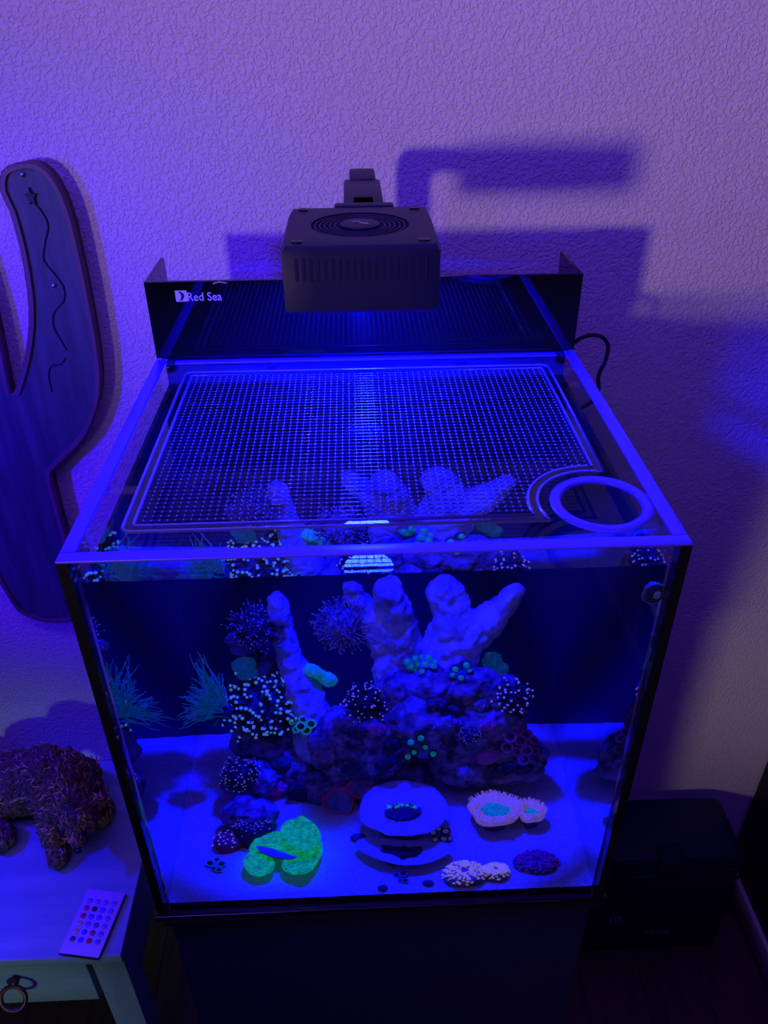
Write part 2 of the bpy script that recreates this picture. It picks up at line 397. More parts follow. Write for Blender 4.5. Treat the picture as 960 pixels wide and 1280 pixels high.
# ------------------------------------------------------------------ water and sand
def water_body():
    mb = MB()
    def grid(o, a, b, k, m, rip=0):
        o, a, b = V(o), V(a), V(b); vs = []
        for j in range(m + 1):
            for i in range(k + 1):
                p = o + a * (i / k) + b * (j / m)
                if rip:
                    ed = min(i, k - i, j, m - j); wgt = min(1, ed / 6)
                    p.z += wgt * rip * (noise.noise(V((p.x * 22, p.y * 22, 3.1))))
                vs.append(p)
        mb.add(vs, [(j * (k + 1) + i, j * (k + 1) + i + 1, (j + 1) * (k + 1) + i + 1, (j + 1) * (k + 1) + i) for j in range(m) for i in range(k)])
    D = YB - YF; z0 = .0046
    grid((-XW, YF, ZW), (2 * XW, 0, 0), (0, D, 0), 72, 58, .00005)
    grid((-XW, YF, z0), (2 * XW, 0, 0), (0, 0, ZW - z0), 4, 4)
    grid((-XW, YB, z0), (0, -D, 0), (0, 0, ZW - z0), 4, 4)
    grid((XW, YF, z0), (0, D, 0), (0, 0, ZW - z0), 4, 4)
    return mb
wo = part('water', water_body(), WATER, smooth=True, fix=False)
tag(wo, 'clear sea water filling the aquarium nearly to the rim', 'water', kind='stuff')
wo.cycles.is_caustics_caster = True
def sand_h(x, y):
    return .0165 + .010 * max(0, min(1, (y - .06) / .22)) + .0022 * noise.noise(V((x * 14, y * 14, 0))) + .0008 * noise.noise(V((x * 60, y * 60, 2)))
def sand_bed():
    n, m = 150, 120; mb = MB(); vs = []
    for j in range(m + 1):
        for i in range(n + 1):
            x = -XW + 2 * XW * i / n; y = YF + .0002 + (YB - YF - .0002) * j / m
            z = sand_h(x, y) if y > .018 else sand_h(x, y) * (y - YF) / .008 + .0125 * (1 - (y - YF) / .008)
            vs.append((x, y, z + ru(-.0002, .0003)))
    mb.add(vs, [(j * (n + 1) + i, j * (n + 1) + i + 1, (j + 1) * (n + 1) + i + 1, (j + 1) * (n + 1) + i) for j in range(m) for i in range(n)])
    return mb
so = part('sand_bed', sand_bed(), SAND, smooth=True, fix=False)
tag(so, 'fine pale coral sand covering the aquarium floor', 'sand', kind='stuff')

# ------------------------------------------------------------------ live rock
ROCKS = []
def rock(name, label, parts_, mat=ROCK, vox=.0030, amp=.0050, freq=38, amp2=.0028, freq2=170):
    """parts_: list of ('t', [(u,v,y,rpx)...]) limbs or ('b', u,v,y,rpx,(sx,sy,sz)) lumps, sizes in metres from the depth y"""
    mb = MB()
    for p in parts_:
        if p[0] == 't':
            pts = [T(u, v, y=y) for u, v, y, r in p[1]]; rr = [r * mpp(u, v, y) for u, v, y, r in p[1]]
            mb.tube(pts, rr, 12, dome=True)
        else:
            _, u, v, y, r, sx = p; mb.ico(T(u, v, y=y), r * mpp(u, v, y), 3, sx)
    me = remesh(mb, vox, amp, freq, amp2, freq2)
    for v in me.vertices:
        v.co.z = max(v.co.z, .010); v.co.y = max(.03, min(v.co.y, YB - .004)); v.co.x = max(-XW + .004, min(v.co.x, XW - .004))
    me.update()
    o = link(name, me, mat, smooth=True); tag(o, label, 'rock', 'live rocks stacked in the aquarium'); ROCKS.append(o); return o
rock('live_rock', 'slender pale rock pillar rising on the side of the wall plaque', [
    ('t', [(345, 752, .27, 11), (352, 785, .27, 13), (364, 825, .265, 18), (382, 870, .255, 24), (395, 930, .24, 30)])], ROCKP)
rock('live_rock', 'forked pale rock pillar rising behind the bushy ball coral', [
    ('t', [(442, 738, .285, 14), (466, 775, .28, 18), (490, 820, .275, 25), (500, 880, .26, 32)]),
    ('t', [(484, 738, .27, 20), (497, 775, .27, 23), (505, 815, .27, 25)])], ROCKP)
rock('live_rock', 'knobbly rock column with one raised arm reaching to the water surface', [
    ('t', [(556, 742, .275, 24), (566, 775, .27, 28), (560, 815, .26, 32), (548, 870, .25, 38)]),
    ('t', [(640, 744, .265, 16), (618, 767, .265, 20), (588, 794, .262, 25), (568, 825, .26, 26)])], ROCKP)
rock('live_rock', 'broad dark rock ledge under the white-tipped bubble coral', [
    ('b', 335, 925, .262, 46, (1.05, .8, .8)), ('b', 375, 965, .245, 52, (1.1, .8, .9)), ('b', 310, 975, .205, 36, (1, .8, .8)), ('b', 312, 1018, .15, 34, (1.15, .8, .7))])
rock('live_rock', 'dark middle rock behind the large blue plate coral', [
    ('b', 450, 930, .23, 62, (1.1, .8, 1)), ('b', 480, 975, .235, 50, (1.2, .8, .8)), ('b', 420, 985, .21, 36, (1.1, .8, .7)), ('b', 530, 905, .22, 50, (1, .8, 1))])
rock('live_rock', 'rugged dark rock overhang beside the open sand', [
    ('b', 605, 905, .22, 52, (1.05, .8, .9)), ('b', 640, 945, .215, 42, (1, .8, .9)), ('b', 590, 955, .215, 44, (1.2, .8, .8)), ('b', 625, 868, .22, 30, (1, .8, 1)), ('b', 655, 965, .21, 26, (1, .8, .8))], vox=.003, amp=.006, freq=40, amp2=.003)
rock('live_rock', 'dark rock saddle joining the column and the forked pillar', [
    ('b', 545, 860, .235, 38, (1, .8, 1)), ('b', 590, 862, .225, 34, (1.1, .8, 1)), ('b', 500, 870, .24, 34, (1, .8, 1))])
rock('live_rock', 'dark rock shoulder carrying the ridged cup corals', [
    ('b', 318, 835, .270, 25, (1, .8, 1.2)), ('b', 335, 880, .268, 33, (1, .8, 1)), ('b', 320, 790, .270, 21, (1.2, .8, 1))])
def tree_of(o): return BVHTree.FromPolygons([v.co[:] for v in o.data.vertices], [tuple(p.vertices) for p in o.data.polygons])
TREES = [tree_of(o) for o in ROCKS]
def on_rock(u, v):
    p, d = wray(u, v); best = None
    for t in TREES:
        h = t.ray_cast(p, d)
        if h[0] is not None and (best is None or h[3] < best[2]): best = (h[0], h[1], h[3])
    zs = .022; ts = (zs - p.z) / d.z
    if ts > 0 and (best is None or ts < best[2]):
        q = p + d * ts
        if YF < q.y < YB: return V((q.x, q.y, sand_h(q.x, q.y))), V((0, 0, 1)), mpp(u, v, q.y)
    if best: return best[0], best[1], mpp(u, v, best[0].y)
    q = T(u, v, y=.26); return q, V((0, -1, .5)).normalized(), mpp(u, v, .26)
def clampn(n):      # corals turn towards the light
    return (n * .6 + V((0, -.35, .75))).normalized()

# ------------------------------------------------------------------ coral builders
def frame_of(n): return V((0, 0, 1)).rotation_difference(n)
def tent_coral(name, label, cat, u, v, rpx, n_t, tipmat, bodymat=C_NAVY, length=.45, thick=.05, tip=.075, curl=.2, hemi=1.25, dome=.62, tips=True, y=None, seedv=1):
    random.seed(seedv)
    c, n, s = on_rock(u, v)
    if y is not None: c = T(u, v, y=y); s = mpp(u, v, y)
    r = rpx * s; n = clampn(n); q = frame_of(n)
    root = thing(name, label, cat, c)
    b = MB().ico((0, 0, .10 * r), r * dome, 3, (1, 1, .8)); me = remesh(b, r * .06, r * .05, 3 / r); 
    for w in me.vertices: w.co = q @ w.co
    link('base', me, bodymat, root, smooth=True)
    tm, pm = MB(), MB()
    for i in range(n_t):
        th = math.acos(1 - (i + .5) / n_t * (1 - math.cos(hemi))); ph = i * 2.39996 + ru(-.3, .3)
        d = V((math.sin(th) * math.cos(ph), math.sin(th) * math.sin(ph), math.cos(th)))
        p0 = d * r * dome * .85; p0.z *= .8; L = r * length * ru(.75, 1.2); side = V((ru(-1, 1), ru(-1, 1), ru(-.6, .6))) * curl
        pts = [p0, p0 + (d + side * .3) * L * .5, p0 + (d + side * .8) * L * .85]
        pts = [q @ p for p in pts]
        tm.tube(pts, [r * thick * 1.1, r * thick, r * thick * .8], 5)
        if tips: pm.ico(pts[-1], r * tip * ru(.8, 1.2), 1)
    part('tentacles', tm, bodymat, root, smooth=True, kind='stuff')
    if tips: part('tentacle_tips', pm, tipmat, root, smooth=True, kind='stuff')
    return root
def wispy(name, label, u, v, y, ends, n_t, mat):
    """tentacles fan out from a foot on the rock towards pixel targets at depth y"""
    random.seed(11); c = T(u, v, y=y); root = thing(name, label, 'coral', c)
    part('base', MB().ico((0, 0, 0), .013, 3, (1, .9, .8)), C_NAVY, root, smooth=True)
    tm = MB()
    for i in range(n_t):
        eu, ev, sp = ends[i % len(ends)]; e = T(eu + random.gauss(0, sp), ev + random.gauss(0, sp), y=y + ru(-.035, .03)) - c
        st_ = V((ru(-.010, .010), ru(-.009, .009), ru(-.006, .008))); mid = (st_ + e) / 2 + V((ru(-.008, .008), ru(-.008, .008), ru(-.004, .012))); k1, k2, am = ru(0, 6), ru(4, 9), ru(.0006, .0022); pts = []
        for k in range(9):
            t = k / 8; p = st_ * (1 - t) ** 2 + mid * 2 * t * (1 - t) + e * t * t
            pts.append(p + V((math.sin(k1 + k2 * t), math.cos(k1 + k2 * t), math.sin(k1 * 2 + k2 * t))) * am * t)
        tm.tube(pts, [.0009, .0009, .0008, .0008, .0007, .0007, .0006, .0005, .0004], 5)
    part('tentacles', tm, mat, root, smooth=True, kind='stuff'); return root
def zoa_mesh():
    mb = MB(); mb.lathe([(.30, -.9), (.34, -.2), (.62, .10), (.95, .28), (1.0, .36)], (0, 0, 0), seg=12, mi=0, close=False)
    mb.lathe([(1.0, .36), (.82, .40), (.62, .37)], (0, 0, 0), seg=12, mi=1, close=False)
    mb.lathe([(.62, .37), (.34, .30), (.05, .36)], (0, 0, 0), seg=12, mi=2)
    return mb
def zoanthids(name, label, spots, mats, rpx=6, group=None):
    cs = [on_rock(u, v) for u, v in spots]; c0 = sum((c[0] for c in cs), V()) / len(cs)
    root = thing(name, label, 'coral', c0, group); me = zoa_mesh().mesh('polyp'); fixn(me)
    for i, (p, n, s) in enumerate(cs):
        if i == 0:
            o = link('polyp', me, mats, root, smooth=True, fix=False)
        else:
            o = bpy.data.objects.new('polyp', me); COL.objects.link(o); o.parent = root
        r = rpx * s * ru(.8, 1.2); nn = (clampn(n) + V((ru(-.25, .25), ru(-.3, .1), ru(-.2, .2)))).normalized()
        o.location = p + nn * r * .55 - c0; o.rotation_mode = 'QUATERNION'; o.rotation_quaternion = frame_of(nn); o.scale = (r, r, r)
    return root
def lobes(name, label, items, mat, cat='coral', ridge=True, sub=None, y=None):
    """items: (u, v, rxpx, rzpx, tilt)"""
    c0, n0, s0 = on_rock(items[0][0], items[0][1]); root = thing(name, label, cat, c0)
    for u, v, rx, rz, tl in items:
        c, n, s = on_rock(u, v); b = MB().ico((0, 0, 0), 1, 3, (rx * s, rx * s * .7, rz * s), Matrix.Rotation(tl, 3, 'Y').to_quaternion())
        me = b.mesh('lobe')
        for w in me.vertices:
            d = w.co.normalized(); g = math.sin(9 * math.atan2(d.x, d.z + .2) + 2 * noise.noise(w.co * 300)) if ridge else 0
            w.co *= 1 + .05 * g + .06 * noise.noise(w.co * 160 + V((u, v, 0)))
            w.co += c - c0 + V((0, -.002, .001))
        link('lobe', me, mat, root, smooth=True)
    return root
def smooth_loop(pts, it=2):
    for _ in range(it):
        q = []
        for i in range(len(pts)):
            a, b = V(pts[i]), V(pts[(i + 1) % len(pts)]); q += [a * .75 + b * .25, a * .25 + b * .75]
        pts = q
    return [V(p) for p in pts]
def sand_plate(name, outline, z, th, mat, parent, c0, cup=.004, ruf=.0015, tilt=0, smooth_it=2, seedz=0):
    """a coral sheet lying over the sand at height z; outline in pixels, laid on the level plane z"""
    P = smooth_loop([T(u, v, z=z).xy for u, v in outline], smooth_it); cen = sum(P, V((0, 0))) / len(P); n = len(P); mb = MB(); vs = []; fs = []
    rings = [0, .2, .4, .6, .78, .9, .97, 1.0]; R0 = max((p - cen).length for p in P)
    def up(t, i):
        a = P[i] - cen
        return z + cup * (t * t - .6) + ruf * t * noise.noise(V((P[i].x * 70, P[i].y * 70, seedz))) * 2 + ruf * .8 * noise.noise(V(((cen.x + a.x * t) * 160, (cen.y + a.y * t) * 160, seedz + 5))) + tilt * (a.y * t)
    for side in (0, 1):
        for t in rings:
            for i in range(n):
                p = cen + (P[i] - cen) * t; e = th * (1 if t < .95 else .6 if t < .99 else .15)
                vs.append((p.x - c0.x, p.y - c0.y, up(t, i) - c0.z - (e if side else -0)))
    m = len(rings)
    for r in range(m - 1):
        for i in range(n):
            j = (i + 1) % n; a, b = r * n, (r + 1) * n; fs.append((a + i, b + i, b + j, a + j)); o = m * n; fs.append((o + a + i, o + a + j, o + b + j, o + b + i))
    for i in range(n):
        j = (i + 1) % n; a = (m - 1) * n; fs.append((a + i, m * n + a + i, m * n + a + j, a + j))
    mb.add(vs, fs); me = mb.mesh(name); return link(name, me, mat, parent, smooth=True)

# ------------------------------------------------------------------ corals on the rock
tent_coral('ball_coral', 'bushy round blue-grey coral ball between the slender and forked pillars', 'coral', 428, 782, 36, 260, F_TIPD, C_BLUE, length=.42, thick=.022, tip=.026, curl=.9, hemi=2.3, dome=.66, y=.19, seedv=3)
tent_coral('bush_coral', 'dark bushy coral clump above the ridged cup corals', 'coral', 318, 785, 32, 170, F_TIPD, C_NAVY, length=.5, thick=.03, tip=.03, curl=.8, hemi=1.9, seedv=4)
tent_coral('bubble_coral', 'coral ball with many pale blue-white tentacle tips', 'coral', 325, 882, 47, 175, F_TIP, C_NAVY, length=.46, thick=.045, tip=.050, curl=.5, hemi=1.75, dome=.66, seedv=5)
tent_coral('frogspawn_coral', 'dark coral ball with sparse lilac tips at the foot of the forked pillar', 'coral', 457, 882, 32, 90, F_TIPL, C_DARK, length=.5, thick=.05, tip=.042, curl=.5, hemi=1.7, seedv=6)
tent_coral('star_coral', 'dark coral clump with white tips on the crest of the rock overhang', 'coral', 640, 872, 25, 46, F_TIPL, C_DARK, length=.5, thick=.06, tip=.065, curl=.4, hemi=1.5, seedv=8)
tent_coral('daisy_coral', 'black coral mound with tiny white specks above the red-speckled stone', 'coral', 300, 968, 30, 80, F_TIPL, C_DARK, length=.35, thick=.06, tip=.04, curl=.4, hemi=1.6, seedv=9)
tent_coral('speckled_coral', 'small coral patch densely dotted with fine pale specks', 'coral', 588, 918, 17, 90, F_TIPD, C_DARK, length=.2, thick=.04, tip=.05, curl=.2, hemi=1.4, dome=.8, seedv=10)
wispy('anemone', 'wispy teal anemone reaching out sideways beside the pale-tipped coral ball', 276, 888, .215, [(228, 898, 5), (250, 880, 9), (243, 858, 8), (256, 842, 7), (246, 822, 5), (232, 875, 6), (262, 865, 7), (240, 890, 7), (268, 850, 6), (255, 896, 7)], 120, F_CYANL)
lobes('cup_coral', 'ridged blue cup coral, upper of the pair below the dark bush', [(299, 800, 17, 13, .2), (303, 812, 15, 8, .1)], C_BLUE)
lobes('cup_coral', 'ridged blue cup coral with greenish rim, lower of the pair below the dark bush', [(305, 831, 16, 11, -.2), (310, 842, 14, 8, -.2)], F_CYANL)
lobes('brain_coral', 'bright teal two-lobed brain coral on the forked pillar', [(391, 838, 13, 9, .5), (410, 849, 13, 10, .5), (400, 843, 11, 8, .5)], F_TEAL)
zoanthids('zoanthid_colony', 'cluster of cyan-ringed button polyps below the bubble coral', [(368, 903), (379, 901), (389, 906), (373, 913), (384, 915), (377, 908)], [C_NAVY, F_CYAN, C_DARK], 6.5)
zoanthids('zoanthid_colony', 'crown of teal ridged button polyps at the foot of the rock column', [(508, 826), (517, 823), (526, 821), (535, 824), (544, 828), (512, 833), (521, 831), (531, 832), (540, 835), (519, 840), (529, 841)], [C_NAVY, F_CYANL, F_TEAL], 5.5)
zoanthids('zoanthid_colony', 'dark button polyps with green centres on the rock saddle', [(569, 836), (581, 832), (576, 848), (588, 842), (566, 846)], [C_DARK, C_NAVY, F_TEAL], 7)
zoanthids('zoanthid_colony', 'violet-ringed button polyps on the flank of the rock overhang', [(646, 912), (656, 920), (664, 929), (648, 927), (658, 938), (668, 941), (645, 940), (638, 922), (652, 950), (632, 935)], [C_NAVY, C_PURP, C_BLUE], 7.5)
zoanthids('zoanthid_colony', 'dark button polyps with tiny green sparks on the middle rock', [(515, 928), (527, 922), (531, 935), (519, 940), (530, 950), (541, 942), (508, 946)], [C_DARK, C_DARK, F_TEAL], 6)
lobes('chalice_coral', 'blue-rimmed two-lobed coral at the edge of the rock saddle', [(615, 826, 13, 13, .4), (624, 836, 12, 11, .4)], F_CYANL)
zoanthids('zoanthid_colony', 'small cyan buttons crowning the blue-rimmed coral', [(611, 820), (620, 824), (627, 834), (620, 838)], [F_CYANL, F_CYAN, C_BLUE], 5)
# dull lumps of sponge and coralline knobs that cover the rock face
random.seed(21)
KN = [(432, 905, 17), (447, 915, 15), (470, 912, 14), (490, 930, 16), (555, 905, 18), (575, 885, 16), (600, 880, 14), (560, 930, 13), (610, 945, 16), (630, 960, 15), (585, 965, 16), (655, 962, 12), (400, 930, 16),
      (350, 955, 15), (345, 985, 16), (375, 990, 18), (395, 970, 14), (440, 960, 16), (520, 965, 14), (545, 880, 14), (610, 905, 13), (480, 955, 14)]
KM = [(C_BLUE, 'bluish'), (C_NAVY, 'navy'), (C_PURP, 'violet'), (C_DARK, 'blackish'), (C_BLUE, 'bluish'), (C_NAVY, 'navy')]
NEAR = [(457, 882, 'dark ball coral with sparse lilac tips'), (588, 918, 'finely dotted coral patch'), (640, 872, 'white-tipped clump on the overhang crest'), (300, 968, 'white-specked black coral mound'), (377, 908, 'cyan-ringed button polyps'),
        (525, 935, 'green-sparked dark polyps'), (655, 930, 'violet-ringed button polyps'), (411, 946, 'small red-rimmed mushroom'), (422, 1002, 'frontmost red-rimmed mushroom'), (450, 987, 'red-rimmed mushroom by the plate coral'), (576, 842, 'green-centred dark polyps'), (526, 830, 'crown of teal polyps'), (620, 1000, 'open brain corals')]
for i, (u, v, r) in enumerate(KN):
    c, n, s = on_rock(u, v); m, w = KM[i % len(KM)]; b = MB()
    b.ico((0, 0, 0), r * s * .8, 2, (1.15, .8, .85)); b.ico((r * s * ru(-.6, .6), -.2 * r * s, r * s * ru(-.2, .5)), r * s * .5, 2)
    o = link('knob_coral', remesh(b, r * s * .07, r * s * .20, 2.6 / (r * s), r * s * .10, 8 / (r * s)), m, smooth=True); o.location = c
    near = min(NEAR, key=lambda q: (q[0] - u) ** 2 + (q[1] - v) ** 2)[2]; sz = 'broad' if r > 16 else 'mid-sized' if r > 14 else 'small'
    tag(o, f'{sz} {w} coral knob next to the {near}', 'coral', 'coral knobs on the live rock')
# red-margined mushrooms
def mushroom(u, v, rpx, label):
    c, n, s = on_rock(u, v); r = rpx * s; n = (clampn(n) + V((0, -.5, .2))).normalized(); root = thing('mushroom_coral', label, 'coral', c, 'red-rimmed mushroom corals')
    ph = ru(0, 6)
    wob = lambda rr, z, a: (rr * (1 + .07 * math.sin(3 * a + ph)), z + .10 * rr * math.sin(4 * a + ph))
    part('cap', MB().lathe([(.25 * r, -.35 * r), (.30 * r, -.1 * r), (.75 * r, .12 * r), (.93 * r, .24 * r), (.90 * r, .29 * r), (.55 * r, .16 * r), (.15 * r, .13 * r), (.02 * r, .17 * r)], n * r * .35, n, 28, wob=wob), C_BLUE, root, smooth=True)
    mb = MB(); q = frame_of(n); pts = []
    for k in range(32):
        a = 2 * math.pi * k / 32; rr, z = wob(.94 * r, .27 * r, a); pts.append(n * r * .35 + q @ V((rr * math.cos(a), rr * math.sin(a), z)))
    part('margin', mb.tube(pts, .045 * r, 6, closed=True), F_RED, root, smooth=True, label='thin red margin')
mushroom(422, 1002, 20, 'red-rimmed blue mushroom coral, frontmost beside the large plate coral')
mushroom(450, 987, 17, 'red-rimmed blue mushroom coral tucked against the large plate coral')
mushroom(411, 946, 11, 'small red-rimmed mushroom coral high on the middle rock')

# ------------------------------------------------------------------ corals on the sand
def seat(o, c): return c
c0 = T(360, 1075, z=.022); gc = thing('leaf_coral', 'glowing green folded leaf coral on the sand', 'coral', c0)
sand_plate('leaf', [(303, 1080), (308, 1070), (322, 1066), (338, 1070), (345, 1080), (340, 1091), (326, 1096), (310, 1093)], .030, .004, F_GREEN, gc, c0, .005, .0030, seedz=1)
sand_plate('leaf', [(352, 1078), (366, 1070), (388, 1058), (402, 1050), (404, 1064), (396, 1080), (384, 1096), (366, 1094), (352, 1086)], .032, .004, F_GREEN, gc, c0, .004, .0038, seedz=2)
sand_plate('leaf', [(309, 1066), (317, 1050), (330, 1042), (352, 1042), (366, 1050), (378, 1066), (370, 1072), (350, 1066), (330, 1058), (320, 1058)], .036, .004, F_GREEN, gc, c0, .004, .0034, seedz=3)
sand_plate('leaf', [(350, 1036), (362, 1026), (378, 1024), (394, 1032), (403, 1046), (398, 1062), (380, 1066), (362, 1060), (352, 1050)], .042, .004, F_GREEN, gc, c0, .006, .0042, seedz=4)
sand_plate('crease_shade', [(318, 1056), (330, 1057), (352, 1065), (375, 1071), (362, 1074), (340, 1071), (324, 1064)], .0375, .003, C_BLUE, gc, c0, 0, .0004, seedz=6)  # dark blue sheet put in as the shadow of the crease
for u, v, zz in ((327, 1082, .026), (374, 1080, .027), (345, 1056, .030), (376, 1046, .036)):
    p = T(u, v, z=zz) - c0
    part('stalk', MB().lathe([(.010, .014 - c0.z), (.006, p.z - .004), (.009, p.z)], (p.x, p.y, 0), seg=12), C_NAVY, gc, smooth=True)
c0 = T(505, 1015, z=.024); pc = thing('plate_coral', 'large round blue plate coral with a green-flecked mouth', 'coral', c0)
sand_plate('plate', [(449, 1018), (452, 1000), (466, 986), (488, 979), (512, 977), (536, 983), (552, 995), (560, 1008), (558, 1026), (545, 1040), (518, 1047), (488, 1046), (464, 1038), (452, 1030)], .052, .005, C_PALE, pc, c0, .008, .0012, seedz=8)
p = T(503, 1016, z=.050) - c0
tm, gm = MB(), MB(); random.seed(5)
for i in range(90):
    a = ru(0, 6.28); rr = .016 * math.sqrt(R_()); q0 = p + V((rr * 1.25 * math.cos(a), rr * math.sin(a), -.003))
    (gm if (q0.y - p.y > .006 and i % 2) else tm).ico(q0 + V((0, 0, .005)), .0017, 1, (1, 1, 1.6))
part('mouth', MB().ico(p + V((0, 0, -.002)), .016, 3, (1.25, 1, .30)), C_DARK, pc, smooth=True, label='dark central mouth')
part('mouth_tentacles', tm, C_NAVY, pc, smooth=True, kind='stuff'); part('mouth_flecks', gm, F_GREEN, pc, smooth=True, kind='stuff', label='bright green flecks')
part('stalk', MB().lathe([(.028, .016 - c0.z), (.020, .010), (.030, .021)], (p.x, p.y + .004, 0), seg=20), C_NAVY, pc, smooth=True)
adj = T(500, 1060, z=.024); lc = thing('plate_coral', 'thin low plate coral tucked under the large round one', 'coral', adj)
sand_plate('plate', [(440, 1056), (456, 1046), (490, 1050), (530, 1052), (560, 1054), (566, 1062), (552, 1074), (524, 1083), (494, 1081), (462, 1072)], .032, .004, C_PALE, lc, adj, .004, .001, seedz=9)
p = T(500, 1064, z=.030) - adj
part('stalk', MB().lathe([(.020, .014 - adj.z), (.016, .003), (.024, .0065)], (p.x, p.y + .003, 0), seg=16), C_NAVY, lc, smooth=True)
def fleshy(name, label, u, v, rx, ry, zrim, centre, cseed, tri=True):
    """open brain coral: fuzzy rim around a glowing centre, on a tapering body"""
    random.seed(cseed); c = T(u, v, z=zrim); s = mpp(u, v, c.y); yy = abs(T(u, v - ry, z=zrim).y - T(u, v + ry, z=zrim).y) / 2
    base = V((c.x, c.y, sand_h(c.x, c.y) - .002)); root = thing(name, label, 'coral', base); H = zrim - base.z; X = rx * s
    def at(t, k, z): a = 2 * math.pi * k / 40; w = 1 + .07 * math.sin(3 * a + cseed) + .05 * math.sin(5 * a); return V((X * t * w * math.cos(a), yy * t * w * math.sin(a), z))
    def loft(rows, mat, nm, lab=None):
        mb = MB(); vs = [at(t, k, z) for t, z in rows for k in range(40)]
        fs = [(r * 40 + k, r * 40 + (k + 1) % 40, (r + 1) * 40 + (k + 1) % 40, (r + 1) * 40 + k) for r in range(len(rows) - 1) for k in range(40)]
        fs.append(tuple((len(rows) - 1) * 40 + k for k in range(40))); mb.add(vs, fs); return part(nm, mb, mat, root, smooth=True, label=lab)
    loft([(.50, 0), (.60, H * .5), (.86, H * .85), (.90, H * .95), (.6, H * .95)], C_NAVY, 'body')
    rows = [(.84, H * .88), (.98, H * .98), (1.0, H + .003), (.90, H + .008), (.72, H + .008), (.56, H + .003), (.50, H - .002)]
    loft(rows, F_PINK, 'rim', 'fuzzy pinkish rim')
    mb = MB(); n = 24
    vs = [V((X * .62 * t * math.cos(6.2832 * k / n) * (1 + .25 * math.cos(3 * 6.2832 * k / n + .5)), yy * .62 * t * math.sin(6.2832 * k / n) * (1 + .25 * math.cos(3 * 6.2832 * k / n + .5)), H + .0005 + .004 * (1 - t) ** 2 + .001 * noise.noise(V((t * 5, k, 0))))) for t in (1, .6, .25) for k in range(n)]
    fs = [(r * n + k, r * n + (k + 1) % n, (r + 1) * n + (k + 1) % n, (r + 1) * n + k) for r in range(2) for k in range(n)] + [tuple(2 * n + k for k in range(n))]
    mb.add(vs, fs); part('oral_disc', mb, centre, root, smooth=True, label='glowing cyan centre')
    tm = MB()
    for i in range(int(240 * rx / 36)):
        k = ru(0, 40); t = ru(.58, 1.0); z = H + .008 - .02 * abs(t - .8) ; p = at(t, k, z); d = V((p.x * .5, p.y * .5, .02)).normalized()
        tm.tube([p - d * .002, p + d * ru(.003, .006)], [.0010, .0006], 4)
    part('fringe', tm, F_PINK, root, kind='stuff')
fleshy('open_brain_coral', 'large open brain coral with pinkish fuzzy rim and cyan triangular centre', 619, 1014, 34, 19, .040, F_CYAN, 1)
fleshy('open_brain_coral', 'small open brain coral with fuzzy rim beside the large one', 664, 1017, 17, 12, .036, F_CYAN, 2)
def beaded(name, label, centers, zt, beadmat, core, n, y_sq=.62, dens=1, cseed=3, bead=.0016):
    random.seed(cseed); c = T(*centers[0][:2], z=zt); base = V((c.x, c.y, sand_h(c.x, c.y) - .001)); root = thing(name, label, 'coral', base)
    for u, v, rx in centers:
        p = T(u, v, z=zt); s = mpp(u, v, p.y); X = rx * s; H = zt - base.z; o = p - base; o.z = 0
        part('lobe', MB().lathe([(.9 * X, 0), (1.0 * X, H * .45), (.86 * X, H * .85), (.5 * X, H), (.18 * X, H * .80), (.02 * X, H * .75)], o, seg=26, wob=lambda r, z, a: (r * (1 + .06 * math.sin(3 * a + u)), z)), core, root, smooth=True)
        bm_ = MB()
        for i in range(n):
            t = math.sqrt((i + .5) / n); a = i * 2.39996 + ru(-.2, .2)
            if t < .22: continue
            z = H * (.86 + .16 * math.sin(t * 3.1)) if t < .88 else H * (.95 - (t - .88) * 4.2)
            bm_.ico(o + V((X * t * 1.02 * math.cos(a), X * t * 1.02 * math.sin(a), z)), bead * ru(.7, 1.2), 1, (1.2, 1, 1))
        part('beads', bm_, beadmat, root, smooth=True, kind='stuff')
    return root
beaded('button_brain_coral', 'flat two-lobed coral covered in beige beads near the front glass', [(581, 1087, 27), (620, 1085, 17)], .030, F_BEIGE, C_BLUE, 170)
beaded('disc_coral', 'low dark violet disc coral on the sand by the beige beaded coral', [(671, 1074, 28)], .026, C_PURP, C_NAVY, 150, cseed=6)
beaded('chalice_coral', 'dark chalice coral with a rim of tiny white dots behind the green leaf coral', [(314, 1026, 26)], .050, F_TIPD, C_DARK, 70, cseed=7, bead=.0012)
o = beaded('speckled_stone', 'small reddish stone with white specks beside the green leaf coral', [(284, 1046, 20)], .034, F_TIPL, coral('rusty_stone', (.10, .03, .05), (.012, 0, .002), .8), 26, cseed=8, bead=.0013); o['category'] = 'stone'
zoanthids('zoanthid_plug', 'tiny frag of ringed grey polyps alone on the sand by the green leaf coral', [(262, 1078), (271, 1073), (277, 1079), (268, 1084), (274, 1086)], [C_NAVY, F_CYANL, C_DARK], 5.5)
zoanthids('zoanthid_plug', 'tiny frag of grey polyps at the front glass below the plate corals', [(496, 1091), (505, 1091), (500, 1098), (507, 1099)], [C_NAVY, C_BLUE, C_DARK], 5)
zoanthids('zoanthid_plug', 'dark lilac-dotted polyps at the edge of the large plate coral', [(541, 1040), (549, 1036), (557, 1040), (545, 1048), (554, 1048), (561, 1047)], [C_DARK, C_NAVY, F_TIPD], 6)
for u, v, r, lab in ((478, 1107, 6, 'small dark pebble with a pale tip by the front glass'), (535, 1102, 7, 'small bluish pebble by the front glass'), (448, 1048, 9, 'dark pebble beside the low plate coral')):
    p = T(u, v, z=.022); s = mpp(u, v, p.y); b = MB().ico((0, 0, 0), r * s, 2, (1.2, 1, .8))
    o = link('pebble', remesh(b, .0016, .0012, 120), C_NAVY, smooth=True); o.location = (p.x, p.y, sand_h(p.x, p.y) + r * s * .35); tag(o, lab, 'pebble')
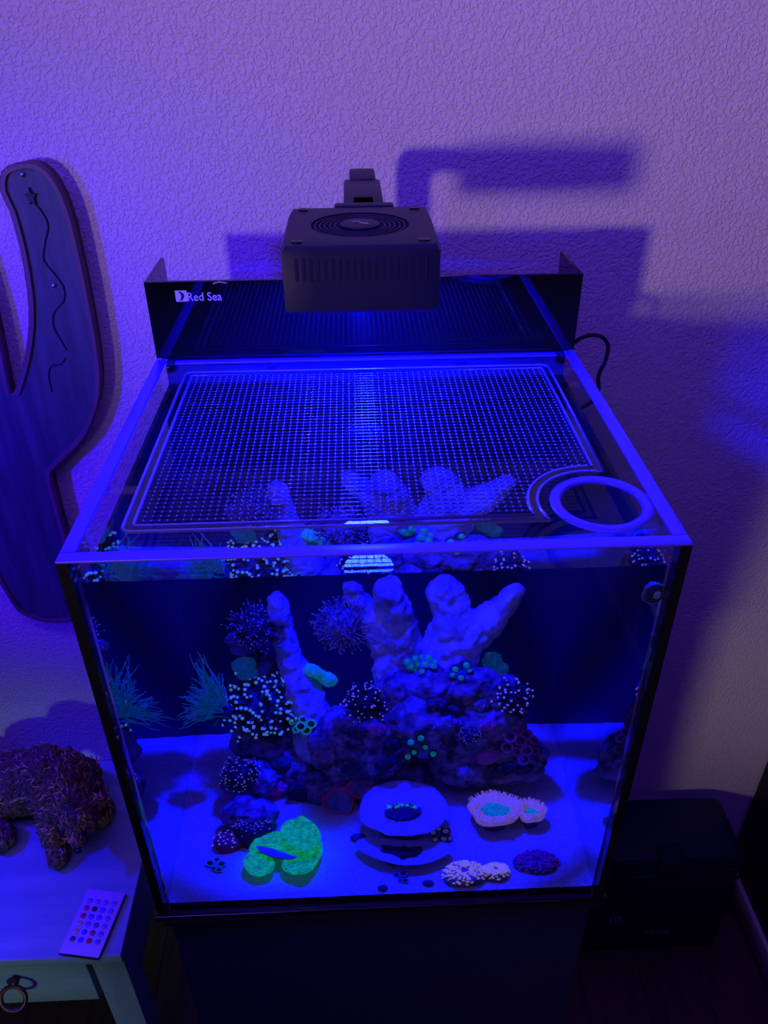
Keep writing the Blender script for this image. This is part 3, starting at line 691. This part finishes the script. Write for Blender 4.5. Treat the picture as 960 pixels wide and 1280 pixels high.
# magnet knob on the inside of the front glass
c = hit(818, 742, 1, YF + .0025)
sk = thing('suction_knob', 'round clear suction knob on the front glass at the waterline', 'suction cup', c)
part('cup', MB().lathe([(.0090, 0), (.0094, .0010), (.0075, .0030), (.0040, .0050), (.001, .0055)], (0, 0, 0), V((0, 1, 0)), 28), C_NAVY, sk, smooth=True)
part('pad', MB().ico((.0020, -.0007, -.0006), .0040, 2, (.8, .25, 1.0)), C_PALE, sk, smooth=True, label='pale pad')
part('knob', MB().lathe([(.0034, .004), (.0040, .008), (.0036, .012), (.001, .013)], (.0022, 0, -.0004), V((0, 1, 0)), 18), C_PALE, sk, smooth=True)
part('ring', MB().tube([(.0092 * math.cos(a * .2618), .0010, .0092 * math.sin(a * .2618)) for a in range(24)], .0006, 6, closed=True), F_CYANL, sk, smooth=True)  # ring's brightness put in as a faint glow of its own

# ------------------------------------------------------------------ net lid
LZ = .4475
lid = thing('net_lid', 'clear-framed net cover lying in the top of the aquarium', 'lid', (0, .18, LZ))
CC = V((.1755, .0610)); CR = .0390
def lid_path(ins):
    x0, x1, y0, y1 = -.191 + ins, .1915 - ins, .0385 + ins, .3315 - ins; r = .008 - min(ins, .006) * .8; Rr = .0475 + ins; pts = []
    def corner(cx, cy, a0):
        for k in range(5): a = a0 + k * math.pi / 8; pts.append(V((cx + r * math.cos(a), cy + r * math.sin(a), LZ)))
    corner(x0 + r, y1 - r, math.pi / 2); corner(x0 + r, y0 + r, math.pi)
    a0 = math.pi + math.asin(min(.99, (CC.y - y0) / Rr)); a1 = math.acos(max(-1, min(1, (x1 - CC.x) / Rr)))
    for k in range(17):
        a = a0 + (a1 - a0) * k / 16; pts.append(V((CC.x + Rr * math.cos(a), CC.y + Rr * math.sin(a), LZ)))
    corner(x1 - r, y1 - r, 0); return pts
part('outer_rail', MB().tube(lid_path(.0014), .0013, 8, closed=True), CLEARP, lid, smooth=True); part('inner_rail', MB().tube(lid_path(.0088), .0014, 8, closed=True), CLEARP, lid, smooth=True); fm = MB()
A, B = lid_path(.0014), lid_path(.0088); n = len(A)
fm.add([p + V((0, 0, .0003)) for p in A + B] + [p - V((0, 0, .0009)) for p in A + B], [(i, (i + 1) % n, n + (i + 1) % n, n + i) for i in range(n)] + [(2 * n + i, 3 * n + i, 3 * n + (i + 1) % n, 2 * n + (i + 1) % n) for i in range(n)])
part('frame_band', fm, GLASSD, lid)
def yspan(x):
    lo = .0385 + .0092
    d = .0475 + .0092
    if abs(x - CC.x) < d: lo = max(lo, CC.y + math.sqrt(d * d - (x - CC.x) ** 2))
    return lo, .3315 - .0092
net = MB(); nety = MB(); PIT = .0060; SR = .00040
xs = [-.1815 + PIT * i for i in range(int(.364 / PIT) + 1)]
ys = [.048 + PIT * j for j in range(int(.2745 / PIT) + 1)]
for x in xs:
    lo, hi = yspan(x)
    if hi - lo > .01: nety.tube([(x, lo, LZ), (x, hi, LZ)], .00026, 6)
for y in ys:
    hi = .1820
    d = .0475 + .0092
    if y < CC.y + d:
        if abs(y - CC.y) < d: hi = min(hi, CC.x - math.sqrt(d * d - (y - CC.y) ** 2))
        if y < CC.y: hi = min(hi, CC.x - math.sqrt(max(0, d * d - (CC.y - y) ** 2)))
    net.tube([(-.1822, y, LZ + .0002), (hi, y, LZ + .0002)], SR, 6)
part('net_strands', net, NETP, lid, smooth=True, kind='stuff')
part('net_strands', nety, pbr('net_matte', (.02, .02, .05), .6, spec=.2), lid, smooth=True, kind='stuff')
kn = MB()
for x in xs:
    for y in ys:
        lo, hi = yspan(x)
        if lo < y < hi: kn.ico((x, y, LZ + .0002), .00080, 1, (1.25, .9, .7))
part('net_knots', kn, KNOTP, lid, smooth=True, kind='stuff')
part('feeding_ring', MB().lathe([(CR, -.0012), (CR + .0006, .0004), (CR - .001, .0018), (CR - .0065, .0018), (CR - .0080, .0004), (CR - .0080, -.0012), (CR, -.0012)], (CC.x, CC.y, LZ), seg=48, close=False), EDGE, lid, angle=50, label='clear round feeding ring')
for (x, y, dx, dy) in ((-.2025, .10, .0125, .006), (-.2025, .28, .0125, .006), (.2025, .28, .0125, .006), (-.10, .3400, .006, .0098), (.10, .3400, .006, .0098)):
    part('support_tab', MB().box((x - dx, y - dy, LZ - .0012), (x + dx, y + dy, LZ - .0002)), GLASSD, lid)
part('support_tab', MB().box((.2135, .055, LZ - .0012), (.2150, .067, LZ - .0002)), GLASSD, lid)
adopt(lid)

# ------------------------------------------------------------------ reef lamp
LX0, LX1, LY0, LY1, LB, LTOP = -.0665, .0555, .150, .275, .5715, .6235
lc_ = ((LX0 + LX1) / 2, (LY0 + LY1) / 2)
lamp = thing('reef_lamp', 'black box-shaped LED reef lamp with round fan grille held over the tank', 'lamp', (lc_[0], .45, .453))
hs = MB(); x0, x1, y0, y1 = LX0, LX1, LY0, LY1
# housing: side walls with a chamfered top rim, a top with a round opening
N = 48; FR = .0395; zt = LTOP
rim = []
for k in range(N):
    a = 2 * math.pi * k / N; c_, s_ = math.cos(a), math.sin(a); e = 26
    m = (abs(c_) ** e + abs(s_) ** e) ** (-1 / e); rim.append((c_ * m, s_ * m))
hw, hd = (x1 - x0) / 2, (y1 - y0) / 2
def ringpts(sx, sy, z): return [V((lc_[0] + a * sx, lc_[1] + b * sy, z)) for a, b in rim]
rows = [ringpts(hw - .002, hd - .002, LB + .004), ringpts(hw - .002, hd - .002, LB), ringpts(hw, hd, LB + .002), ringpts(hw, hd, zt - .006), ringpts(hw - .003, hd - .003, zt - .0005), ringpts(hw - .006, hd - .006, zt)]
rows.append([V((lc_[0] + FR * math.cos(2 * math.pi * k / N), lc_[1] + FR * math.sin(2 * math.pi * k / N), zt)) for k in range(N)])
rows.append([p - V((0, 0, .008)) for p in rows[-1]])
vs_ = [p for r in rows for p in r]; fs_ = [(r * N + k, r * N + (k + 1) % N, (r + 1) * N + (k + 1) % N, (r + 1) * N + k) for r in range(len(rows) - 1) for k in range(N)]
fs_.append(tuple((len(rows) - 1) * N + k for k in range(N))); fs_.append(tuple(range(N - 1, -1, -1)))
hs.add(vs_, fs_); part('housing', hs, BLACKM, lamp, angle=35)
for i, rr in enumerate((.0365, .0325, .0285, .0245, .0205)):
    part('grille_ring', MB().tube([(lc_[0] + rr * math.cos(a * .1309), lc_[1] + rr * math.sin(a * .1309), zt - .0012) for a in range(48)], .0009, 6, closed=True), BLACKM, lamp, smooth=True)
rbm = MB()
for k in range(36):
    a = 2 * math.pi * k / 36; c_, s_ = math.cos(a), math.sin(a)
    rbm.tube([(lc_[0] + .0150 * c_, lc_[1] + .0150 * s_, zt - .0016), (lc_[0] + .0398 * c_, lc_[1] + .0398 * s_, zt - .0016)], .0008, 4)
part('grille_ribs', rbm, BLACKM, lamp)
part('fan_hub', MB().lathe([(.0005, -.001), (.0160, -.001), (.0160, .0005), (.0145, .0010), (.0005, .0010)], (*lc_, zt), seg=32, close=False), BLACKM, lamp, angle=40)
part('hub_mark', MB().tube([(lc_[0] - .006, lc_[1] + .003, zt + .0012), (lc_[0] - .001, lc_[1] + .004, zt + .0012), (lc_[0] + .001, lc_[1] - .001, zt + .0012), (lc_[0] + .007, lc_[1] - .004, zt + .0012)], .0007, 5), GREYPRINT, lamp)
for sx in (-1, 1):
    for sy_ in (-1, 1):
        p = (lc_[0] + sx * (hw - .013), lc_[1] + sy_ * (hd - .012), zt + .0004)
        sc_ = part('screw', MB().lathe([(.0044, -.0004), (.0044, .0004), (.0034, .0009), (.0014, .0004), (.0004, .0003)], p, seg=16), BLACKG, lamp, angle=40)
for k in range(19):
    xx = LX0 + .012 + k * (LX1 - LX0 - .024) / 18
    part('cooling_fin', MB().box((xx - .0011, LY0 - .0005, LB + .026), (xx + .0011, LY0 + .001, zt - .009)), BLACKM, lamp)
part('lens', MB().lathe([(.026, .0008), (.026, 0), (.0215, -.0004), (.0205, .0008)], (lc_[0], .21, LB), seg=32, close=False), LENS, lamp, smooth=True)
# arm: sleeve behind the housing, then a tube that bends down to the hood
rbox('arm_sleeve', (-.0190, LY1 - .004, .5960), (.0170, .396, .6225), BLACKM, lamp, w=.003)
rbox('sleeve_lip', (-.027, LY1 - .003, .600), (.025, LY1 + .010, .6245), BLACKM, lamp, w=.002)
rbox('arm_dial', (-.0105, LY1 + .016, .6206), (.0085, LY1 + .040, .6225), BLACKG, lamp, w=.0008)
arm = [(.388, .5975)] + [(.425 + .014 * math.sin(t), .5835 + .014 * math.cos(t)) for t in [i * math.pi / 12 for i in range(7)]] + [(.439, .4535), (.465, .4535)]
arm += [(.441 + .024 * math.cos(t), .5995 + .024 * math.sin(t)) for t in [i * math.pi / 16 for i in range(9)]] + [(.388, .6235)]
link('arm_tube', bevel_mesh(MB().prism(arm, lambda y, z, d: V((d, y, z)), -.0135, .0130).mesh('arm_tube'), .0025, 2), BLACKM, lamp, angle=50)
rbox('arm_foot', (-.030, .4365, .4531), (.028, .466, .4720), BLACKM, lamp, w=.003)
adopt(lamp)

# cable looping out behind the hood
cy = .405
cps = [hit(690, 452, 1, .372)] + [hit(u, v, 1, cy) for u, v in ((706, 438), (722, 425), (738, 419), (752, 421), (760, 432), (757, 450), (748, 470), (742, 500))] + [V((.238, .47, .28)), V((.238, .50, .05)), V((.240, .515, -.35)), V((.242, .52, -.80)), V((.262, .50, FZ + .006))]
def spline(pts, k=6):
    out = []; n = len(pts)
    for i in range(n - 1):
        p0, p1, p2, p3 = pts[max(i - 1, 0)], pts[i], pts[i + 1], pts[min(i + 2, n - 1)]
        for j in range(k):
            t = j / k; out.append(.5 * ((2 * p1) + (p2 - p0) * t + (2 * p0 - 5 * p1 + 4 * p2 - p3) * t * t + (3 * p1 - p0 - 3 * p2 + p3) * t ** 3))
    return out + [pts[-1]]
for q in cps[1:-1]: q.x = max(q.x, .2285) if q.z < .46 else q.x
tag(part('power_cable', MB().tube(spline(cps), .0024, 8), BLACKM, smooth=True), 'black cable looping over the rim at the corner of the hood', 'cable')

# ------------------------------------------------------------------ forked wall plaque
OUT = [(2, 214), (18, 204), (40, 202), (58, 211), (73, 230), (87, 262), (99, 308), (111, 365), (121, 420), (127, 470), (123, 508), (108, 545), (86, 569), (67, 588), (65, 600), (77, 648), (90, 695), (103, 745), (106, 768), (90, 777), (60, 778), (40, 773), (22, 763), (8, 742), (-8, 715), (-28, 672), (-50, 610), (-70, 545), (-88, 470), (-104, 400), (-116, 330), (-112, 285), (-90, 262), (-62, 265), (-42, 290), (-22, 340), (-6, 395), (6, 450), (14, 492), (22, 478), (31, 445), (36, 405), (34, 362), (25, 310), (12, 264), (0, 238)]
YP = .528
W2 = [V((p.x, p.z)) for p in (hit(u, v, 1, YP) for u, v in OUT)]
def resample(P, it=1):
    for _ in range(it):
        q = []
        for i in range(len(P)):
            p0, p1, p2, p3 = P[i - 1], P[i], P[(i + 1) % len(P)], P[(i + 2) % len(P)]
            q += [p1, (-p0 + 9 * p1 + 9 * p2 - p3) / 16]
        P = q
    return P
W2 = resample(W2)
def inset(P, d):
    out = []; n = len(P); ar = sum(P[i].x * P[(i + 1) % n].y - P[(i + 1) % n].x * P[i].y for i in range(n)); sg = 1 if ar > 0 else -1
    for i in range(n):
        t = (P[(i + 1) % n] - P[i - 1]).normalized(); out.append(P[i] + V((-t.y, t.x)) * sg * d)
    return out
pl = thing('wall_plaque', 'dark forked wooden wall plaque with raised rim and wavy cord line', 'plaque', (-.5, YW, -.07))
IN = inset(W2, .0085); n = len(W2)
fw = lambda a, b, d: V((a, d, b))
part('backing', MB().prism([(p.x, p.y) for p in inset(W2, .002)], fw, YP + .004, YW - .0004), PLAQEDGE, pl)
me = MB(); rows = [[fw(p.x, p.y, YP + .0038) for p in W2], [fw(p.x, p.y, YP - .001) for p in W2], [fw(p.x, p.y, YP - .003) for p in inset(W2, .002)], [fw(p.x, p.y, YP - .003) for p in inset(W2, .0068)], [fw(p.x, p.y, YP + .003) for p in IN]]
me.add([p for r in rows for p in r], [(r * n + k, r * n + (k + 1) % n, (r + 1) * n + (k + 1) % n, (r + 1) * n + k) for r in range(4) for k in range(n)])
part('rim', me, PLAQRIM, pl, angle=40, label='raised lighter wooden rim')
part('board', MB().prism([(p.x, p.y) for p in inset(W2, .0075)], fw, YP + .0005, YP + .0036), PLAQUE, pl, label='dark teal stained board')
cord = [(42, 253), (52, 264), (60, 282), (56, 305), (55, 325), (68, 342), (79, 358), (80, 375), (68, 390), (67, 408), (78, 428), (83, 438)]
part('cord_line', MB().tube(spline([hit(u, v, 1, YP + .0002) for u, v in cord], 5), .0011, 6), BLACKM, pl, smooth=True)
part('cord_line', MB().tube(spline([hit(u, v, 1, YP + .0002) for u, v in ((82, 447), (76, 455), (64, 458), (61, 470), (65, 490))], 5), .0011, 6), BLACKM, pl, smooth=True)
star = []
cst = hit(39, 246, 1, YP)
for k in range(10):
    a = k * math.pi / 5 + math.pi / 2; r = .0085 if k % 2 == 0 else .0042; star.append((cst.x + r * .8 * math.cos(a), cst.z + r * 1.2 * math.sin(a)))
part('cord_flower', MB().prism(star, fw, YP - .003, YP + .0005), BLACKM, pl)
for u, v in ((28, 218), (67, 357)):
    p = hit(u, v, 1, YP); part('screw', MB().lathe([(.0032, 0), (.0030, .0012), (.0018, .0024), (.0004, .0028)], (p.x, YP + .0004, p.z), V((0, -1, 0)), 14), METAL, pl, smooth=True, label='shiny round screw head')
adopt(pl)

# ------------------------------------------------------------------ side table with remote and bear
TZ = -.41; TX1, TY0 = -.384, .186; TX0 = -.86
st = thing('side_table', 'blue-lit teal painted side table with one drawer and splayed legs', 'table', ((TX0 + TX1) / 2, .36, FZ))
rbox('table_top', (TX0, TY0, TZ - .022), (TX1, YW - .004, TZ), TEAL, st, w=.002)
FY = TY0 + .010
def leg(x0t, x1t, x0b, x1b, ya, yb):
    mb = MB(); zt_, zb = TZ - .0224, FZ
    mb.add([(x0b, ya, zb), (x1b, ya, zb), (x1b, yb, zb), (x0b, yb, zb), (x0t, ya, zt_), (x1t, ya, zt_), (x1t, yb, zt_), (x0t, yb, zt_)], [(0, 3, 2, 1), (4, 5, 6, 7), (0, 1, 5, 4), (1, 2, 6, 5), (2, 3, 7, 6), (3, 0, 4, 7)])
    part('leg', mb, TEALV, st)
leg(TX1 - .052, TX1 - .004, TX1 - .050, TX1 - .002, FY, FY + .045); leg(TX0 + .004, TX0 + .052, TX0 + .002, TX0 + .050, FY, FY + .045)
leg(TX1 - .052, TX1 - .004, TX1 - .050, TX1 - .002, YW - .055, YW - .018); leg(TX0 + .004, TX0 + .052, TX0 + .002, TX0 + .050, YW - .055, YW - .018)
rbox('side_apron', (TX1 - .030, FY + .047, TZ - .165), (TX1 - .012, YW - .057, TZ - .0226), TEAL, st, w=.001)
rbox('side_apron', (TX0 + .012, FY + .047, TZ - .160), (TX0 + .030, YW - .057, TZ - .0226), TEAL, st, w=.001)
dr = rbox('drawer', (TX0 + .070, FY + .006, TZ - .158), (TX1 - .066, FY + .300, TZ - .0260), TEAL, st, w=.002)
adopt(st)
hp = hit(20, 1221, 1, FY + .006)
hm = MB(); hm.ico((hp.x, FY - .001, hp.z), .0075, 2); part('handle_knob', hm, BRONZE, dr, smooth=True)
hm = MB(); hm.tube([(hp.x + .019 * math.cos(a * .2618), FY - .008 - .010 * (1 - math.sin(a * .2618)), hp.z - .016 + .016 * math.sin(a * .2618)) for a in range(24)], .0036, 8, closed=True)
part('ring_pull', hm, BRONZE, dr, smooth=True, label='dark bronze ring pull')
for c in dr.children: c.matrix_parent_inverse = (Matrix.Translation(-V(st.location))).inverted() @ Matrix.Translation(-V(st.location)); 

# remote control
rc = [hit(u, v, 2, TZ + .008) for u, v in ((109, 1113), (157, 1119), (122, 1203), (72, 1193))]
cen = sum(rc, V()) / 4; ex = ((rc[1] - rc[0]) + (rc[2] - rc[3])) / 2; ey = ((rc[0] - rc[3]) + (rc[1] - rc[2])) / 2; W_, H_ = ex.length, ey.length
ang = math.atan2(ey.y, ey.x) - math.pi / 2
rem = thing('remote_control', 'slim pale remote with rows of coloured buttons on the side table', 'remote', (cen.x, cen.y + .004, TZ)); rem.rotation_euler = (0, 0, ang)
rbox('case', (-W_ / 2, -H_ / 2, .0004), (W_ / 2, H_ / 2, .0064), BLACKM, rem, w=.0014)
rbox('face', (-W_ / 2 + .0010, -H_ / 2 + .0010, .0065), (W_ / 2 - .0010, H_ / 2 - .0010, .0076), pbr('remote_face', (.72, .42, .62), .4), rem, w=.0004, label='pale face plate')
cols = {'w': (.55, .35, .5), 'r': (.65, .03, .04), 'k': (.02, .02, .03), 'b': (.05, .08, .65), 'g': (.09, .12, .12), 'o': (.70, .35, .10), 'y': (.75, .62, .22), 'l': (.20, .16, .55), 'm': (.45, .05, .12), 'v': (.16, .05, .30)}
cm = {k2: pbr('button_' + n2, c2, .4) for (k2, c2), n2 in zip(cols.items(), ('white', 'red', 'black', 'blue', 'green', 'orange', 'yellow', 'lavender', 'maroon', 'violet'))}
bmesh_ = MB().lathe([(.0043, 0), (.0043, .0010), (.0034, .0016), (.0005, .0017)], (0, 0, 0), seg=16).mesh('button')
for r, row in enumerate(('llll', 'mkbl', 'rbbl', 'ylvl', 'ybml', 'gbrl')):
    for c, k2 in enumerate(row):
        mm = bmesh_.copy(); o = link('button', mm, cm[k2], rem, angle=50)
        o.location = ((c - 1.5) * W_ * .205, H_ * (.31 - .118 * r), .0076)

# bronze-coloured bear figure
def bear():
    mb = MB(); P = lambda u, v, y: hit(u, v, 1, y)
    S = P(72, 978, .43); B1 = P(25, 978, .455); Ru = P(-45, 985, .475); Hd = P(99, 1022, .368); Sn = P(99, 1052, .330)
    g = TZ
    mb.ico(S, .056, 3, (1.05, .95, 1.0)); mb.ico(S + V((-.02, .005, .022)), .044, 3); mb.ico(B1, .058, 3, (1.2, .95, .95)); mb.ico(Ru, .060, 3, (1.05, .95, 1.0))
    mb.tube([S + V((.01, -.01, 0)), Hd], [.044, .027], 14, dome=True); mb.ico(Hd, .033, 3, (1.0, 1.0, .95))
    mb.tube([Hd + V((0, -.012, -.006)), Sn], [.021, .012], 12, dome=True)
    for e in (P(126, 998, .385), P(80, 998, .365)): mb.ico(e, .0115, 2, (1, .6, 1))
    def lg(top, foot, r0, r1):
        f = V(foot); f.z = g + r1 * .9; k2 = (V(top) + f) / 2 + V((0, -.006, 0)); mb.tube([top, k2, f], [r0, (r0 + r1) / 2, r1], 12, dome=True); mb.ico(f + V((.006, -.012, -.001)), r1 * 1.08, 2, (1, 1.35, .8))
    f1 = hit(72, 1062, 2, g + .01); f2 = hit(4, 1042, 2, g + .01)
    lg(S + V((-.004, -.03, -.02)), f1, .032, .018); lg(S + V((.03, .03, -.02)), (f1.x + .055, f1.y + .075, g), .030, .018)
    lg(Ru + V((.02, -.03, -.02)), f2, .034, .019); lg(Ru + V((0, .03, -.02)), (f2.x - .03, f2.y + .085, g), .034, .019)
    me = remesh(mb, .0030, 0, smooth_it=3)
    nn = [v.normal.copy() for v in me.vertices]
    for v, q in zip(me.vertices, nn):
        p = v.co; tuft = noise.noise(V((p.x * 210, p.y * 120, p.z * 90))) + .6 * noise.noise(V((p.x * 330 + 9, p.y * 330, p.z * 160)))
        v.co += q * .0034 * tuft; v.co.z = max(v.co.z, g + .0002)
    me.update(); return me, Hd, Sn
FUR = pbr('carved_fur', (.030, .010, .006), .34, metal=.3, spec=.7, vary=((.34, .17, .05), 190), bump=(420, 1.0, .004))
bme, Hd, Sn = bear()
br = thing('bear_figurine', 'dark carved bear figurine with reddish-gold fur standing on the side table', 'figurine', (Hd.x - .09, Hd.y + .06, TZ))
link('body', bme, FUR, br, smooth=True)
random.seed(31); ta, tb_ = MB(), MB(); polys = [p for p in bme.polygons if p.center.z > TZ + .02]
for i in range(1500):
    p = polys[int(R_() * len(polys))]; n_ = p.normal; fl_ = V((-.8, .35, -.55)) if p.center.x < Hd.x - .035 else V((-.25, .4, .5))
    fl_ = fl_ + V((ru(-.5, .5), ru(-.5, .5), ru(-.5, .5))); t_ = fl_ - n_ * fl_.dot(n_)
    if t_.length < .1: continue
    t_.normalize(); L = ru(.007, .014); p0 = p.center - n_ * .0008
    (ta if R_() < (.75 if n_.z > .3 or p.center.x > Hd.x - .03 else .3) else tb_).tube([p0, p0 + t_ * L * .5 + n_ * .0016, p0 + t_ * L + n_ * .0006], [.0011, .0010, .0003], 4, cap=False)
part('fur_tufts', ta, pbr('gold_fur', (.75, .40, .16), .30, metal=.45, spec=.7), br, smooth=True, kind='stuff', label='gilded carved fur tufts')
part('fur_tufts', tb_, pbr('brown_fur', (.07, .022, .014), .36, metal=.3, spec=.6), br, smooth=True, kind='stuff', label='dark brown carved fur tufts')
part('nose', MB().ico(Sn + V((0, -.014, -.004)), .0062, 2, (1.2, .8, .8)), BLACKG, br, smooth=True)
for s in (-1, 1): part('eye', MB().ico(Hd + V((s * .017, -.031, .004)), .0040, 2), BLACKG, br, smooth=True)
adopt(br)

# ------------------------------------------------------------------ black case on the floor
bx0, bx1, by0, by1, bzt = .38, .690, .395, .530, FZ + .315
bg = thing('carry_case', 'black padded medical carry case on the floor by the wall', 'case', ((bx0 + bx1) / 2, (by0 + by1) / 2, FZ))
me = bevel_mesh(MB().box((bx0, by0, FZ + .001), (bx1, by1, bzt - .03)).mesh('body'), .022, 4); link('body', me, BLACKF, bg, angle=60)
prof = []
for k in range(13):
    t = k / 12; a = math.pi * t; prof.append((bx0 + .004 + (bx1 - bx0 - .008) * (.5 - .5 * math.copysign(abs(math.cos(a)) ** .35, math.cos(a))), bzt - .036 + .036 * abs(math.sin(a)) ** .5))
lidm = MB().prism([(bx0 + .004, bzt - .040)] + prof + [(bx1 - .004, bzt - .040)], lambda a, b, d: V((a, d, b)), by0 + .003, by1 - .003).mesh('lid'); link('lid', bevel_mesh(lidm, .005, 2), BLACKM, bg, angle=60)
hx = hit(845, 1060, 1, by0).x
rbox('handle_grip', (hx - .024, by0 - .010, bzt - .045), (hx + .024, by0 + .030, bzt + .010), BLACKF, bg, w=.006, label='black grip strap')
part('zip', MB().tube([(bx0 + .02, by0 - .001, bzt - .048), (bx1 - .02, by0 - .001, bzt - .048)], .0025, 6), BLACKM, bg, smooth=True)
rbox('zip_pull', (bx1 - .022, by0 - .006, bzt - .075), (bx1 - .017, by0 - .002, bzt - .045), METAL, bg, w=.001)
DIMP = pbr('dim_print', (.30, .24, .36), .5)
p = hit(760, 1156, 1, by0 - .001); wall_text('case_word', 'in', .060, (p.x, by0 - .0005, p.z), DIMP, bg, .62)
p = hit(806, 1168, 1, by0 - .001); wall_text('case_word', 'MEDICAL', .020, (p.x, by0 - .0005, p.z), DIMP, bg, .62)
adopt(bg)

# ------------------------------------------------------------------ lift to the floor, mark caustic receivers
for o in list(COL.objects):
    if o.parent is None: o.location.z += LIFT
bpy.context.view_layer.update()
INTANK = {wo}
def in_water(o):
    bb = [o.matrix_world @ V(c) for c in o.bound_box]; c = sum(bb, V()) / 8
    return abs(c.x) < XW + .002 and YF - .002 < c.y < YB + .02 and .0 < c.z - LIFT < ZW
for o in COL.objects:
    if o.type == 'MESH' and o is not wo and (in_water(o) or o.name.startswith('back_chamber')): o.cycles.is_caustics_receiver = True
